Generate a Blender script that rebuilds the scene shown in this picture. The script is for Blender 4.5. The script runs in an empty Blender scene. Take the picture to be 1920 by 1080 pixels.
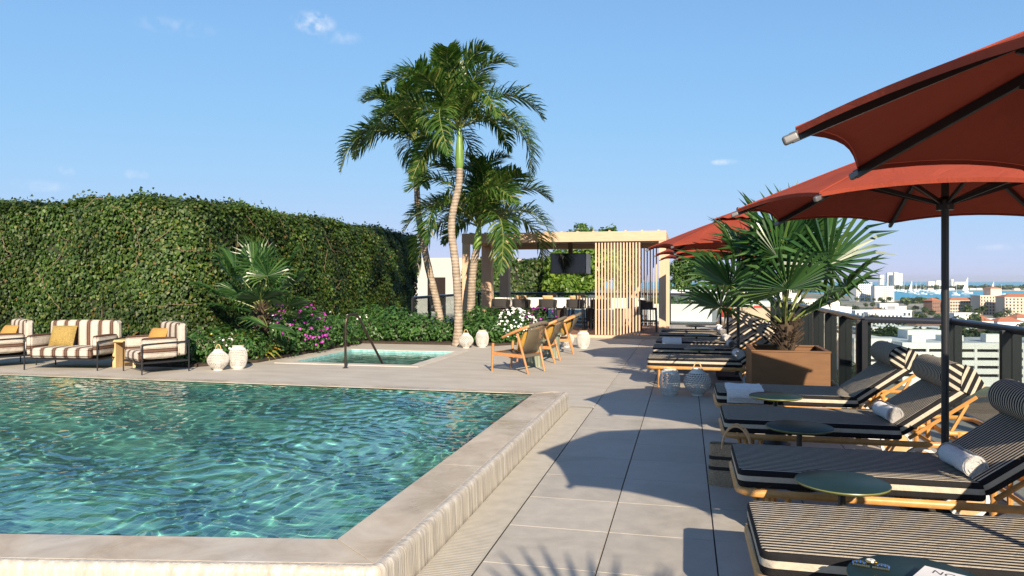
import bpy, bmesh, math, random
import numpy as np
from mathutils import Vector, Matrix

R = math.radians
rnd = random.Random(11)
nrg = np.random.default_rng(5)
SC = bpy.context.scene
COL = SC.collection

# ------------------------------------------------------------------ camera
cam_d = bpy.data.cameras.new('camera')
cam_d.sensor_width = 36.0
cam_d.lens = 36.0 * 1380 / 1920
cam_d.shift_y = -14 / 1920
cam_d.clip_start = 0.05
cam_d.clip_end = 90000
cam = bpy.data.objects.new('camera', cam_d)
COL.objects.link(cam)
cam.location = (0, 0, 1.5)
cam.rotation_euler = (R(90), 0, R(13.3))
SC.camera = cam

# ------------------------------------------------------------------ sky
SUNV = Vector((1.59, -3.685, 2.0)).normalized()      # towards the sun
world = bpy.data.worlds.new('World')
SC.world = world
world.use_nodes = True
wn, wl = world.node_tree.nodes, world.node_tree.links
wn.clear()
wout = wn.new('ShaderNodeOutputWorld')
wbg = wn.new('ShaderNodeBackground')
sky = wn.new('ShaderNodeTexSky')
sky.sky_type = 'NISHITA'
sky.sun_disc = False
sky.sun_elevation = math.asin(SUNV.z)
sky.sun_rotation = math.atan2(SUNV.x, SUNV.y)
sky.altitude = 0
sky.air_density = 0.75
sky.dust_density = 0.0
sky.ozone_density = 4.0
wbg.inputs['Strength'].default_value = 0.10
# a few thin wisps of cloud, fixed in directions of the sky
tc = wn.new('ShaderNodeTexCoord')
nz = wn.new('ShaderNodeTexNoise')
nz.inputs['Scale'].default_value = 55
nz.inputs['Detail'].default_value = 9
nz.inputs['Roughness'].default_value = 0.62
nz.inputs['Distortion'].default_value = 0.15
wl.new(tc.outputs['Generated'], nz.inputs['Vector'])
acc = None
def _bear(px, py):
    th = R(13.3); a = (px - 960) / 1380; b = (526 - py) / 1380
    return Vector((-math.sin(th) + a * math.cos(th), math.cos(th) + a * math.sin(th), b)).normalized()
for px, py, sx, sz, st in ((588, 42, .030, .016, .85), (640, 70, .03, .01, .3), (255, 327, .016, .007, .55), (122, 321, .012, .007, .5),
                           (1356, 304, .022, .0045, .7), (1885, 463, .04, .004, .35), (70, 348, .035, .008, .3), (330, 50, .05, .012, .22)):
    v = _bear(px, py)
    t = Vector((v.y, -v.x, 0)).normalized(); u = t.cross(v)
    sub = wn.new('ShaderNodeVectorMath'); sub.operation = 'SUBTRACT'; sub.inputs[1].default_value = v
    wl.new(tc.outputs['Generated'], sub.inputs[0])
    comps = []
    for ax, s in ((t, sx), (u, sz)):
        d = wn.new('ShaderNodeVectorMath'); d.operation = 'DOT_PRODUCT'; d.inputs[1].default_value = ax / s
        wl.new(sub.outputs[0], d.inputs[0])
        m = wn.new('ShaderNodeMath'); m.operation = 'POWER'; m.inputs[1].default_value = 2
        ab = wn.new('ShaderNodeMath'); ab.operation = 'ABSOLUTE'
        wl.new(d.outputs['Value'], ab.inputs[0]); wl.new(ab.outputs[0], m.inputs[0]); comps.append(m)
    fw = wn.new('ShaderNodeVectorMath'); fw.operation = 'DOT_PRODUCT'; fw.inputs[1].default_value = v
    wl.new(tc.outputs['Generated'], fw.inputs[0])
    ad = wn.new('ShaderNodeMath'); ad.operation = 'ADD'
    wl.new(comps[0].outputs[0], ad.inputs[0]); wl.new(comps[1].outputs[0], ad.inputs[1])
    mr = wn.new('ShaderNodeMapRange'); mr.inputs['From Min'].default_value = 1.0; mr.inputs['From Max'].default_value = 0.0
    mr.inputs['To Max'].default_value = st
    wl.new(ad.outputs[0], mr.inputs['Value'])
    gt = wn.new('ShaderNodeMath'); gt.operation = 'GREATER_THAN'; gt.inputs[1].default_value = 0.5
    wl.new(fw.outputs['Value'], gt.inputs[0])
    mu = wn.new('ShaderNodeMath'); mu.operation = 'MULTIPLY'
    wl.new(mr.outputs[0], mu.inputs[0]); wl.new(gt.outputs[0], mu.inputs[1])
    if acc is None:
        acc = mu
    else:
        a2 = wn.new('ShaderNodeMath'); a2.operation = 'ADD'
        wl.new(acc.outputs[0], a2.inputs[0]); wl.new(mu.outputs[0], a2.inputs[1]); acc = a2
nr = wn.new('ShaderNodeMapRange')
nr.inputs['From Min'].default_value = 0.42; nr.inputs['From Max'].default_value = 0.72
wl.new(nz.outputs['Fac'], nr.inputs['Value'])
cm = wn.new('ShaderNodeMath'); cm.operation = 'MULTIPLY'; cm.use_clamp = True
wl.new(acc.outputs[0], cm.inputs[0]); wl.new(nr.outputs[0], cm.inputs[1])
mixc = wn.new('ShaderNodeMixRGB')
mixc.inputs['Color2'].default_value = (5.4, 5.6, 6.0, 1)
wl.new(cm.outputs[0], mixc.inputs['Fac'])
# even out the sky's range, one curve per colour for the whole dome
sp = wn.new('ShaderNodeSeparateColor'); cb = wn.new('ShaderNodeCombineColor')
wl.new(sky.outputs[0], sp.inputs[0])
def _m(op, a_, b_=None):
    q = wn.new('ShaderNodeMath'); q.operation = op
    for i_, v_ in enumerate((a_, b_)):
        if v_ is None: continue
        if isinstance(v_, (int, float)): q.inputs[i_].default_value = v_
        else: wl.new(v_, q.inputs[i_])
    return q.outputs[0]
wl.new(_m('MULTIPLY', _m('POWER', sp.outputs[0], .5), 1.26), cb.inputs[0])
for ch, n_, c_, k_ in ((1, 2, 2.4, 3.98), (2, 4, 4.0, 5.45)):      # soft shoulder
    den = _m('POWER', _m('ADD', _m('POWER', sp.outputs[ch], n_), c_ ** n_), 1 / n_)
    wl.new(_m('MULTIPLY', _m('DIVIDE', sp.outputs[ch], den), k_), cb.inputs[ch])
wl.new(cb.outputs[0], mixc.inputs['Color1'])
wl.new(mixc.outputs[0], wbg.inputs['Color'])
wl.new(wbg.outputs[0], wout.inputs['Surface'])

# ------------------------------------------------------------------ sun
sun_d = bpy.data.lights.new('sun', 'SUN')
sun_d.energy = 5.0
sun_d.angle = R(0.5)
sun_d.color = (1.0, 0.85, 0.66)
sun = bpy.data.objects.new('sun', sun_d)
COL.objects.link(sun)
sun.rotation_euler = (-SUNV).to_track_quat('-Z', 'Y').to_euler()
sun.location = (10, -20, 20)

# ------------------------------------------------------------------ exposure
SC.view_settings.view_transform = 'Standard'
SC.view_settings.look = 'None'
SC.view_settings.exposure = 0.85
SC.view_settings.gamma = 1
SC.view_settings.use_curve_mapping = False
SC.render.engine = 'CYCLES'
SC.cycles.use_denoising = True
SC.cycles.max_bounces = 8
SC.cycles.transparent_max_bounces = 16
SC.cycles.sample_clamp_indirect = 6
SC.cycles.caustics_reflective = False

# ------------------------------------------------------------------ materials
def nt(name):
    m = bpy.data.materials.new(name); m.use_nodes = True
    t = m.node_tree
    b = t.nodes['Principled BSDF']
    return m, t, b

def _inp(b, key, val):
    if key in b.inputs: b.inputs[key].default_value = val

def ramp(t, fac, stops, const=False):
    r = t.nodes.new('ShaderNodeValToRGB')
    if const: r.color_ramp.interpolation = 'CONSTANT'
    e = r.color_ramp.elements
    while len(e) < len(stops): e.new(0.5)
    for k, (p, c) in enumerate(stops):
        e[k].position = p; e[k].color = (*c, 1)
    t.links.new(fac, r.inputs['Fac'])
    return r

def noise(t, scale, detail=4, rough=.55, coord='Object', stretch=None, dist=0):
    tcn = t.nodes.new('ShaderNodeTexCoord')
    n = t.nodes.new('ShaderNodeTexNoise')
    n.inputs['Scale'].default_value = scale; n.inputs['Detail'].default_value = detail
    n.inputs['Roughness'].default_value = rough; n.inputs['Distortion'].default_value = dist
    if coord == 'World': src = t.nodes.new('ShaderNodeNewGeometry').outputs['Position']
    else: src = tcn.outputs[coord]
    if stretch:
        mp = t.nodes.new('ShaderNodeMapping'); mp.inputs['Scale'].default_value = stretch
        t.links.new(src, mp.inputs['Vector']); src = mp.outputs[0]
    t.links.new(src, n.inputs['Vector'])
    return n

def bump(t, b, h, strength, dist=.01):
    bp = t.nodes.new('ShaderNodeBump')
    bp.inputs['Strength'].default_value = strength; bp.inputs['Distance'].default_value = dist
    t.links.new(h, bp.inputs['Height']); t.links.new(bp.outputs[0], b.inputs['Normal'])
    return bp

def mat(name, c1, c2=None, scale=6, rough=.6, metal=0, spec=.5, bmp=0, bscale=None, stretch=None, coord='Object', var=0, detail=5, sheen=0):
    m, t, b = nt(name)
    b.inputs['Roughness'].default_value = rough; b.inputs['Metallic'].default_value = metal
    _inp(b, 'Specular IOR Level', spec)
    if sheen: _inp(b, 'Sheen Weight', sheen)
    if c2 is None: c2 = tuple(min(1, x * .82) for x in c1)
    n = noise(t, scale, detail, coord=coord, stretch=stretch)
    r = ramp(t, n.outputs['Fac'], [(.32, c2), (.68, c1)])
    src = r.outputs[0]
    if var:
        oi = t.nodes.new('ShaderNodeObjectInfo')
        mr = t.nodes.new('ShaderNodeMapRange'); mr.inputs['To Min'].default_value = 1 - var; mr.inputs['To Max'].default_value = 1 + var
        t.links.new(oi.outputs['Random'], mr.inputs['Value'])
        hs = t.nodes.new('ShaderNodeHueSaturation'); t.links.new(mr.outputs[0], hs.inputs['Value'])
        t.links.new(src, hs.inputs['Color']); src = hs.outputs[0]
    t.links.new(src, b.inputs['Base Color'])
    if bmp:
        n2 = noise(t, bscale or scale * 8, 4, coord=coord, stretch=stretch)
        bump(t, b, n2.outputs['Fac'], bmp)
    return m

def leafmat(name, stops, rough=.42, trans=.3, scale=None):
    """foliage: every leaf takes its own shade"""
    m, t, b = nt(name)
    g = t.nodes.new('ShaderNodeNewGeometry')
    r = ramp(t, g.outputs['Random Per Island'], stops)
    b.inputs['Roughness'].default_value = rough; _inp(b, 'Specular IOR Level', .45)
    src = r.outputs[0]
    if scale:
        n = noise(t, scale, 3)
        mr = t.nodes.new('ShaderNodeMapRange'); mr.inputs['From Min'].default_value = .3; mr.inputs['From Max'].default_value = .7
        mr.inputs['To Min'].default_value = .45; mr.inputs['To Max'].default_value = 1.35
        t.links.new(n.outputs['Fac'], mr.inputs['Value'])
        hs = t.nodes.new('ShaderNodeHueSaturation'); t.links.new(mr.outputs[0], hs.inputs['Value'])
        t.links.new(src, hs.inputs['Color']); src = hs.outputs[0]
    t.links.new(src, b.inputs['Base Color'])
    tr = t.nodes.new('ShaderNodeBsdfTranslucent')
    hs2 = t.nodes.new('ShaderNodeHueSaturation'); hs2.inputs['Value'].default_value = 1.5; hs2.inputs['Saturation'].default_value = 1.1
    t.links.new(src, hs2.inputs['Color']); t.links.new(hs2.outputs[0], tr.inputs['Color'])
    mx = t.nodes.new('ShaderNodeMixShader'); mx.inputs[0].default_value = trans
    out = t.nodes['Material Output']
    t.links.new(b.outputs[0], mx.inputs[1]); t.links.new(tr.outputs[0], mx.inputs[2]); t.links.new(mx.outputs[0], out.inputs['Surface'])
    return m

def uvstripe(name, stops, rough=.85, bmp=.25):
    m, t, b = nt(name)
    u = t.nodes.new('ShaderNodeUVMap')
    s = t.nodes.new('ShaderNodeSeparateXYZ'); t.links.new(u.outputs[0], s.inputs[0])
    fr = t.nodes.new('ShaderNodeMath'); fr.operation = 'FRACT'; t.links.new(s.outputs[0], fr.inputs[0])
    r = ramp(t, fr.outputs[0], stops, const=True)
    n = noise(t, 30, 4)
    mm = t.nodes.new('ShaderNodeMixRGB'); mm.blend_type = 'MULTIPLY'; mm.inputs[0].default_value = .35
    t.links.new(r.outputs[0], mm.inputs[1]); t.links.new(n.outputs['Fac'], mm.inputs[2])
    t.links.new(mm.outputs[0], b.inputs['Base Color'])
    b.inputs['Roughness'].default_value = rough; _inp(b, 'Specular IOR Level', .25)
    w = noise(t, 260, 2)
    b1 = bump(t, b, w.outputs['Fac'], bmp, .004)
    cr = noise(t, 5.5, 5, .6, dist=1.2)
    b2 = bump(t, b, cr.outputs['Fac'], .45, .035); t.links.new(b1.outputs[0], b2.inputs['Normal'])
    return m

def glassmat(name, tint, refl=1.0, rough=0.0):
    m, t, b = nt(name)
    t.nodes.remove(b)
    tr = t.nodes.new('ShaderNodeBsdfTransparent'); tr.inputs[0].default_value = (*tint, 1)
    gl = t.nodes.new('ShaderNodeBsdfGlossy'); gl.inputs['Roughness'].default_value = rough
    fr = t.nodes.new('ShaderNodeFresnel'); fr.inputs[0].default_value = 1.5
    mu = t.nodes.new('ShaderNodeMath'); mu.operation = 'MULTIPLY'; mu.inputs[1].default_value = refl
    t.links.new(fr.outputs[0], mu.inputs[0])
    mx = t.nodes.new('ShaderNodeMixShader')
    t.links.new(mu.outputs[0], mx.inputs[0]); t.links.new(tr.outputs[0], mx.inputs[1]); t.links.new(gl.outputs[0], mx.inputs[2])
    t.links.new(mx.outputs[0], t.nodes['Material Output'].inputs['Surface'])
    return m

M = {}
def build_materials():
    # deck tile: concrete-look porcelain with speckle, each tile its own shade
    m, t, b = nt('deck_tile')
    n2 = noise(t, 240, 2, coord='World'); n3 = noise(t, 7, 8, .68, coord='World')
    r1 = ramp(t, n3.outputs['Fac'], [(.3, (.375, .345, .295)), (.7, (.475, .442, .385))])
    r2 = ramp(t, n2.outputs['Fac'], [(.36, (.72, .72, .72)), (.55, (1, 1, 1))])
    mm = t.nodes.new('ShaderNodeMixRGB'); mm.blend_type = 'MULTIPLY'; mm.inputs[0].default_value = .6
    t.links.new(r1.outputs[0], mm.inputs[1]); t.links.new(r2.outputs[0], mm.inputs[2])
    n4 = noise(t, 1.1, 7, .66, coord='World', dist=.8)
    r4 = ramp(t, n4.outputs['Fac'], [(.34, (.86, .85, .83)), (.47, (1, 1, 1)), (.62, (1.0, 1.0, 1.0)), (.72, (.90, .89, .88))])
    m4 = t.nodes.new('ShaderNodeMixRGB'); m4.blend_type = 'MULTIPLY'; m4.inputs[0].default_value = .8
    t.links.new(mm.outputs[0], m4.inputs[1]); t.links.new(r4.outputs[0], m4.inputs[2]); mm = m4
    oi = t.nodes.new('ShaderNodeObjectInfo')
    mr = t.nodes.new('ShaderNodeMapRange'); mr.inputs['To Min'].default_value = .93; mr.inputs['To Max'].default_value = 1.05
    t.links.new(oi.outputs['Random'], mr.inputs['Value'])
    hs = t.nodes.new('ShaderNodeHueSaturation'); t.links.new(mr.outputs[0], hs.inputs['Value']); t.links.new(mm.outputs[0], hs.inputs['Color'])
    t.links.new(hs.outputs[0], b.inputs['Base Color'])
    rr = ramp(t, n3.outputs['Fac'], [(.3, (.5, .5, .5)), (.7, (.72, .72, .72))]); t.links.new(rr.outputs[0], b.inputs['Roughness'])
    bump(t, b, n2.outputs['Fac'], .12, .002)
    M['tile'] = m
    M['slab'] = mat('deck_slab', (.48, .44, .38), (.39, .355, .30), 1.6, .7, bmp=.1, bscale=60, detail=9, stretch=(1, 2.5, 1))
    M['joint_dark'] = mat('joint_dark', (.05, .05, .05), rough=.9)
    M['joint_light'] = mat('joint_light', (.62, .60, .55), rough=.9)
    M['grate'] = mat('grate', (.40, .375, .325), (.33, .31, .265), 9, .6)
    # wet limestone coping
    m, t, b = nt('coping_stone')
    n1 = noise(t, 3.2, 9, .68, dist=.5); r = ramp(t, n1.outputs['Fac'], [(.3, (.34, .275, .20)), (.5, (.46, .395, .31)), (.7, (.55, .49, .40))])
    t.links.new(r.outputs[0], b.inputs['Base Color'])
    n2 = noise(t, 1.1, 5, .6); rr = ramp(t, n2.outputs['Fac'], [(.40, (.22, .22, .22)), (.60, (.6, .6, .6))]); t.links.new(rr.outputs[0], b.inputs['Roughness'])
    n3 = noise(t, 9, 3); bump(t, b, n3.outputs['Fac'], .10, .01)
    M['coping'] = m
    # outer wall with water running down: streaked
    m, t, b = nt('pool_wall_wet')
    n1 = noise(t, 26, 5, .6, stretch=(1, 1, .05)); r = ramp(t, n1.outputs['Fac'], [(.3, (.38, .335, .275)), (.5, (.46, .42, .355)), (.68, (.57, .535, .475))])
    t.links.new(r.outputs[0], b.inputs['Base Color']); b.inputs['Roughness'].default_value = .22
    n2 = noise(t, 40, 4, .6, stretch=(1, 1, .07)); bump(t, b, n2.outputs['Fac'], .5, .02)
    M['poolwall'] = m
    # mosaic lining
    m, t, b = nt('pool_mosaic')
    tcn = t.nodes.new('ShaderNodeTexCoord'); br = t.nodes.new('ShaderNodeTexBrick'); br.offset = 0; br.inputs['Scale'].default_value = 1
    br.inputs['Brick Width'].default_value = .05; br.inputs['Row Height'].default_value = .05; br.inputs['Mortar Size'].default_value = .0022; br.inputs['Mortar Smooth'].default_value = .1
    br.inputs['Color1'].default_value = (.085, .34, .31, 1); br.inputs['Color2'].default_value = (.21, .54, .46, 1); br.inputs['Mortar'].default_value = (.42, .62, .57, 1); br.inputs['Bias'].default_value = -.1
    t.links.new(tcn.outputs['Object'], br.inputs['Vector'])
    n = noise(t, .7, 4); rr = ramp(t, n.outputs['Fac'], [(.35, (.75, .95, 1.0)), (.65, (1.0, 1.0, .85))])
    mm = t.nodes.new('ShaderNodeMixRGB'); mm.blend_type = 'MULTIPLY'; mm.inputs[0].default_value = 1
    t.links.new(br.outputs[0], mm.inputs[1]); t.links.new(rr.outputs[0], mm.inputs[2])
    t.links.new(mm.outputs[0], b.inputs['Base Color']); b.inputs['Roughness'].default_value = .4
    M['mosaic'] = m
    m, t, b = nt('spa_mosaic')
    vr = t.nodes.new('ShaderNodeTexVoronoi'); vr.inputs['Scale'].default_value = 24
    tcn = t.nodes.new('ShaderNodeTexCoord'); t.links.new(tcn.outputs['Object'], vr.inputs['Vector'])
    r = ramp(t, vr.outputs['Color'], [(.1, (.16, .38, .38)), (.9, (.34, .58, .54))])
    t.links.new(r.outputs[0], b.inputs['Base Color']); M['spamosaic'] = m
    # water
    m, t, b = nt('water')
    b.inputs['Base Color'].default_value = (.86, .98, .97, 1)
    b.inputs['Roughness'].default_value = 0.0; b.inputs['IOR'].default_value = 1.333
    _inp(b, 'Transmission Weight', 1.0)
    M['water'] = m
    m, t, b = nt('sea_water')
    n = noise(t, .0012, 4); r = ramp(t, n.outputs['Fac'], [(.35, (.014, .24, .38)), (.65, (.04, .36, .48))])
    t.links.new(r.outputs[0], b.inputs['Base Color']); b.inputs['Roughness'].default_value = .35
    n2 = noise(t, .12, 3); bump(t, b, n2.outputs['Fac'], .3, 1.0)
    M['sea'] = m
    # wood
    def wood(name, c1, c2, rough=.5, st=(1, 1, 14), sc=3.2, bm=.12):
        m, t, b = nt(name)
        n = noise(t, sc, 6, .6, stretch=st, dist=.4); r = ramp(t, n.outputs['Fac'], [(.3, c2), (.7, c1)])
        oi = t.nodes.new('ShaderNodeObjectInfo'); mr = t.nodes.new('ShaderNodeMapRange'); mr.inputs['To Min'].default_value = .9; mr.inputs['To Max'].default_value = 1.1
        t.links.new(oi.outputs['Random'], mr.inputs['Value'])
        hs = t.nodes.new('ShaderNodeHueSaturation'); t.links.new(mr.outputs[0], hs.inputs['Value']); t.links.new(r.outputs[0], hs.inputs['Color'])
        t.links.new(hs.outputs[0], b.inputs['Base Color']); b.inputs['Roughness'].default_value = rough
        bump(t, b, n.outputs['Fac'], bm, .004)
        return m
    M['pergola'] = wood('pergola_wood', (.64, .445, .30), (.52, .35, .225), .6, (9, 9, .8))
    M['pergola_h'] = wood('pergola_beam_wood', (.64, .445, .30), (.52, .35, .225), .6, (.8, 9, 9))
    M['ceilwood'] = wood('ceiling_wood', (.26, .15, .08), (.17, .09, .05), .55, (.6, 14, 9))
    M['brickfloor'] = mat('paver', (.27, .15, .10), (.20, .11, .075), 5, .8, var=.2)
    M['teak'] = wood('teak', (.56, .255, .095), (.42, .18, .06), .45, (6, 6, 6), 4, .06)
    M['rattan'] = wood('rattan_pole', (.58, .30, .095), (.44, .215, .06), .38, (4, 4, 4), 5, .05)
    M['pinewood'] = wood('pale_wood', (.62, .44, .22), (.5, .34, .16), .6, (8, 8, 1))
    M['ply'] = wood('planter_wood', (.17, .076, .024), (.125, .055, .017), .55, (1.5, 1.5, 5), 3)  # brown darkened in the colour to stand in for the parasol's shade
    # metals
    M['black'] = mat('black_metal', (.018, .019, .022), rough=.38, spec=.5)
    M['blackmatte'] = mat('black_matte', (.02, .02, .022), rough=.65)
    M['bronze'] = mat('bronze_metal', (.065, .045, .035), (.04, .028, .022), 20, .32, .6)
    M['steel'] = mat('steel_cap', (.16, .16, .165), rough=.4, metal=.3)
    M['gold'] = mat('gold', (.75, .52, .2), rough=.25, metal=1)
    M['greymetal'] = mat('grey_panel', (.62, .64, .66), rough=.45, metal=.3)
    # fabrics
    def canvas(name, c1, c2):
        m, t, b = nt(name)
        n = noise(t, 3, 6, .6); w = noise(t, 120, 2, stretch=(1, 6, 1))
        r = ramp(t, n.outputs['Fac'], [(.3, c2), (.7, c1)]); t.links.new(r.outputs[0], b.inputs['Base Color'])
        b.inputs['Roughness'].default_value = .9; _inp(b, 'Specular IOR Level', .15); b1 = bump(t, b, w.outputs['Fac'], .35, .004); wr = noise(t, 2.6, 6, .6, dist=1.5); b2 = bump(t, b, wr.outputs['Fac'], .35, .05); t.links.new(b1.outputs[0], b2.inputs['Normal'])
        tr = t.nodes.new('ShaderNodeBsdfTranslucent'); tr.inputs[0].default_value = (.34, .05, .03, 1)
        mx = t.nodes.new('ShaderNodeMixShader'); mx.inputs[0].default_value = .10
        t.links.new(b.outputs[0], mx.inputs[1]); t.links.new(tr.outputs[0], mx.inputs[2]); t.links.new(mx.outputs[0], t.nodes['Material Output'].inputs['Surface'])
        return m
    M['canvas'] = canvas('red_canvas', (.345, .066, .036), (.295, .054, .030))
    K = (.014, .0135, .015); C = (.58, .51, .40)
    M['lstripe'] = uvstripe('lounger_stripe', [(0, K), (.56, C)])
    W = (.58, .52, .44); B1 = (.085, .045, .03); B2 = (.16, .09, .06)
    M['sstripe'] = uvstripe('sofa_stripe', [(0, W), (.36, B1), (.39, W), (.43, B1), (.52, B2), (.66, B1), (.75, W), (.79, B1), (.82, W)])
    M['mustard'] = mat('mustard_cloth', (.44, .26, .045), (.35, .19, .03), 40, .9, bmp=.3, bscale=200)
    M['olivegold'] = mat('gold_pattern_cloth', (.37, .26, .075), (.22, .145, .035), 55, .85, bmp=.4, bscale=90)
    M['tancloth'] = mat('tan_cloth', (.60, .38, .20), (.5, .31, .16), 20, .9, bmp=.2, bscale=150)
    M['redcloth'] = mat('red_cloth', (.38, .05, .035), rough=.9)
    M['towel'] = mat('towel', (.82, .80, .78), (.70, .68, .66), 60, .95, bmp=.8, bscale=160, sheen=.3)
    M['webbing'] = mat('rope_webbing', (.15, .125, .095), (.10, .085, .06), 60, .8, bmp=.8, bscale=90)
    M['wicker'] = mat('wicker', (.44, .36, .26), (.32, .25, .17), 30, .8, bmp=.8, bscale=60, stretch=(1, 1, 4))
    M['darkwicker'] = mat('dark_woven', (.045, .042, .042), (.025, .023, .023), 60, .7, bmp=.6, bscale=90)
    M['lantern'] = mat('lantern_ceramic', (.74, .71, .65), (.62, .59, .53), 12, .6)
    M['lanternhole'] = mat('lantern_hole', (.10, .09, .08), rough=.9)
    M['seagrass'] = mat('seagrass', (.46, .35, .23), (.24, .17, .10), 70, .9, bmp=.9, bscale=70, stretch=(1, 1, 3))
    M['basketblack'] = mat('black_seagrass', (.02, .018, .017), rough=.85, bmp=.8, bscale=70)
    M['tabletop'] = mat('green_blue_enamel', (.016, .038, .044), (.013, .032, .038), 3, .38, spec=.08)
    M['tablegreen'] = mat('olive_table_rim', (.17, .18, .055), rough=.35)
    M['sage'] = mat('sage_metal', (.20, .22, .155), (.17, .19, .13), 6, .5)
    M['marble'] = mat('marble', (.74, .73, .70), (.60, .58, .55), 2.5, .25, detail=10)
    M['darkwood'] = mat('dark_wood', (.07, .042, .028), (.04, .024, .016), 6, .5, stretch=(9, 9, .8))
    M['screen'] = mat('tv_glass', (.008, .009, .012), rough=.08, spec=.6)
    M['whitewall'] = mat('white_render', (.50, .47, .43), (.44, .41, .375), 1.2, .85)
    M['whitepaint'] = mat('white_paint', (.80, .79, .77), (.72, .71, .69), 2, .55)
    M['soil'] = mat('soil', (.055, .038, .025), (.03, .02, .014), 20, .95, bmp=.8, bscale=30)
    M['glass'] = glassmat('rail_glass', (.74, .80, .80), .22)
    M['window'] = mat('window_glass', (.07, .10, .12), (.04, .06, .075), .6, .12, spec=.8)
    M['paper'] = mat('white_cover', (.82, .82, .82), rough=.5)
    M['ink'] = mat('ink', (.012, .012, .012), rough=.6)
    # plants
    M['ivy'] = leafmat('ivy_leaf', [(0, (.017, .044, .007)), (.4, (.038, .083, .012)), (.80, (.070, .124, .018)), (.96, (.12, .145, .028)), (1, (.18, .11, .035))], .5, .25, scale=.9)
    M['ivycore'] = mat('ivy_core', (.020, .032, .012), (.014, .012, .008), 8, .9)
    M['vine'] = mat('vine_stem', (.20, .145, .09), (.13, .09, .055), 12, .8)
    M['shrub'] = leafmat('shrub_leaf', [(0, (.025, .075, .018)), (.5, (.05, .13, .03)), (1, (.11, .20, .05))], .38, .3)
    M['palm'] = leafmat('palm_leaflet', [(0, (.026, .072, .014)), (.5, (.058, .125, .024)), (.9, (.115, .185, .036)), (1, (.30, .26, .08))], .34, .36)
    M['fan'] = leafmat('fan_leaf', [(0, (.024, .075, .022)), (.6, (.052, .125, .030)), (1, (.11, .19, .05))], .32, .28)
    M['fanyellow'] = leafmat('fan_leaf_yellow', [(0, (.16, .20, .04)), (.5, (.42, .36, .07)), (1, (.45, .24, .05))], .45, .35)
    M['brightleaf'] = leafmat('bright_leaf', [(0, (.06, .13, .02)), (.5, (.13, .23, .035)), (1, (.26, .36, .06))], .38, .4)
    M['treeleaf'] = leafmat('tree_leaf', [(0, (.035, .085, .018)), (.5, (.075, .15, .03)), (1, (.15, .23, .055))], .4, .35)
    M['cityleaf'] = leafmat('city_tree_leaf', [(0, (.016, .038, .012)), (.5, (.035, .07, .02)), (1, (.09, .12, .03))], .6, .15)
    M['rachis'] = mat('palm_rachis', (.22, .25, .07), (.13, .17, .04), 9, .5)
    M['crownshaft'] = mat('palm_crownshaft', (.17, .27, .05), (.11, .20, .035), 5, .4)
    m, t, b = nt('palm_trunk')
    n = noise(t, 8, 6, .6); tcn = t.nodes.new('ShaderNodeTexCoord'); wv = t.nodes.new('ShaderNodeTexWave')
    wv.bands_direction = 'Z'; wv.inputs['Scale'].default_value = 4.2; wv.inputs['Distortion'].default_value = 1.6; wv.inputs['Detail'].default_value = 3
    t.links.new(tcn.outputs['Object'], wv.inputs['Vector'])
    r = ramp(t, n.outputs['Fac'], [(.3, (.22, .17, .12)), (.7, (.44, .36, .28))]); r2 = ramp(t, wv.outputs['Fac'], [(.0, (.62, .58, .52)), (.35, (1, 1, 1))])
    mm = t.nodes.new('ShaderNodeMixRGB'); mm.blend_type = 'MULTIPLY'; mm.inputs[0].default_value = .8
    t.links.new(r.outputs[0], mm.inputs[1]); t.links.new(r2.outputs[0], mm.inputs[2]); t.links.new(mm.outputs[0], b.inputs['Base Color'])
    b.inputs['Roughness'].default_value = .85; bump(t, b, wv.outputs['Fac'], .5, .02)
    M['trunk'] = m
    M['fibre'] = mat('palm_fibre', (.075, .048, .028), (.03, .019, .011), 14, .95, bmp=1, bscale=40, stretch=(1, 1, .2))
    M['bark'] = mat('bark', (.25, .20, .15), (.15, .115, .085), 8, .9, bmp=.4)
    M['petalw'] = mat('white_petal', (.86, .85, .82), rough=.7)
    M['petalp'] = mat('magenta_petal', (.40, .03, .34), (.28, .015, .26), 30, .6)
    M['petaly'] = mat('yellow_petal', (.75, .58, .06), rough=.7)
    # town
    M['town'] = mat('town_ground', (.30, .28, .24), (.07, .10, .05), .018, .95, detail=8)
    M['dirt'] = mat('bare_dirt', (.26, .17, .11), (.20, .13, .085), .2, .95)
    M['asphalt'] = mat('asphalt', (.075, .075, .078), (.05, .05, .052), .3, .9)
    M['sand'] = mat('sand', (.58, .52, .42), rough=.95)
    M['island'] = mat('island_ground', (.06, .085, .04), (.04, .06, .03), .02, .95)
    M['cwhite'] = mat('town_white', (.78, .77, .74), (.70, .69, .66), .15, .8)
    M['ccream'] = mat('town_cream', (.64, .53, .42), (.57, .47, .37), .15, .85)
    M['cgrey'] = mat('town_grey', (.62, .64, .66), (.54, .56, .58), .15, .8)
    M['terracotta'] = mat('terracotta', (.40, .155, .085), (.32, .12, .065), .6, .9, stretch=(1, 8, 1))
    M['brownroof'] = mat('brown_roof', (.30, .17, .12), (.24, .135, .095), .3, .9)
    M['dark'] = mat('dark_opening', (.022, .022, .024), rough=.8)
    M['hull'] = mat('boat_hull', (.82, .82, .82), rough=.4)
build_materials()
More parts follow.
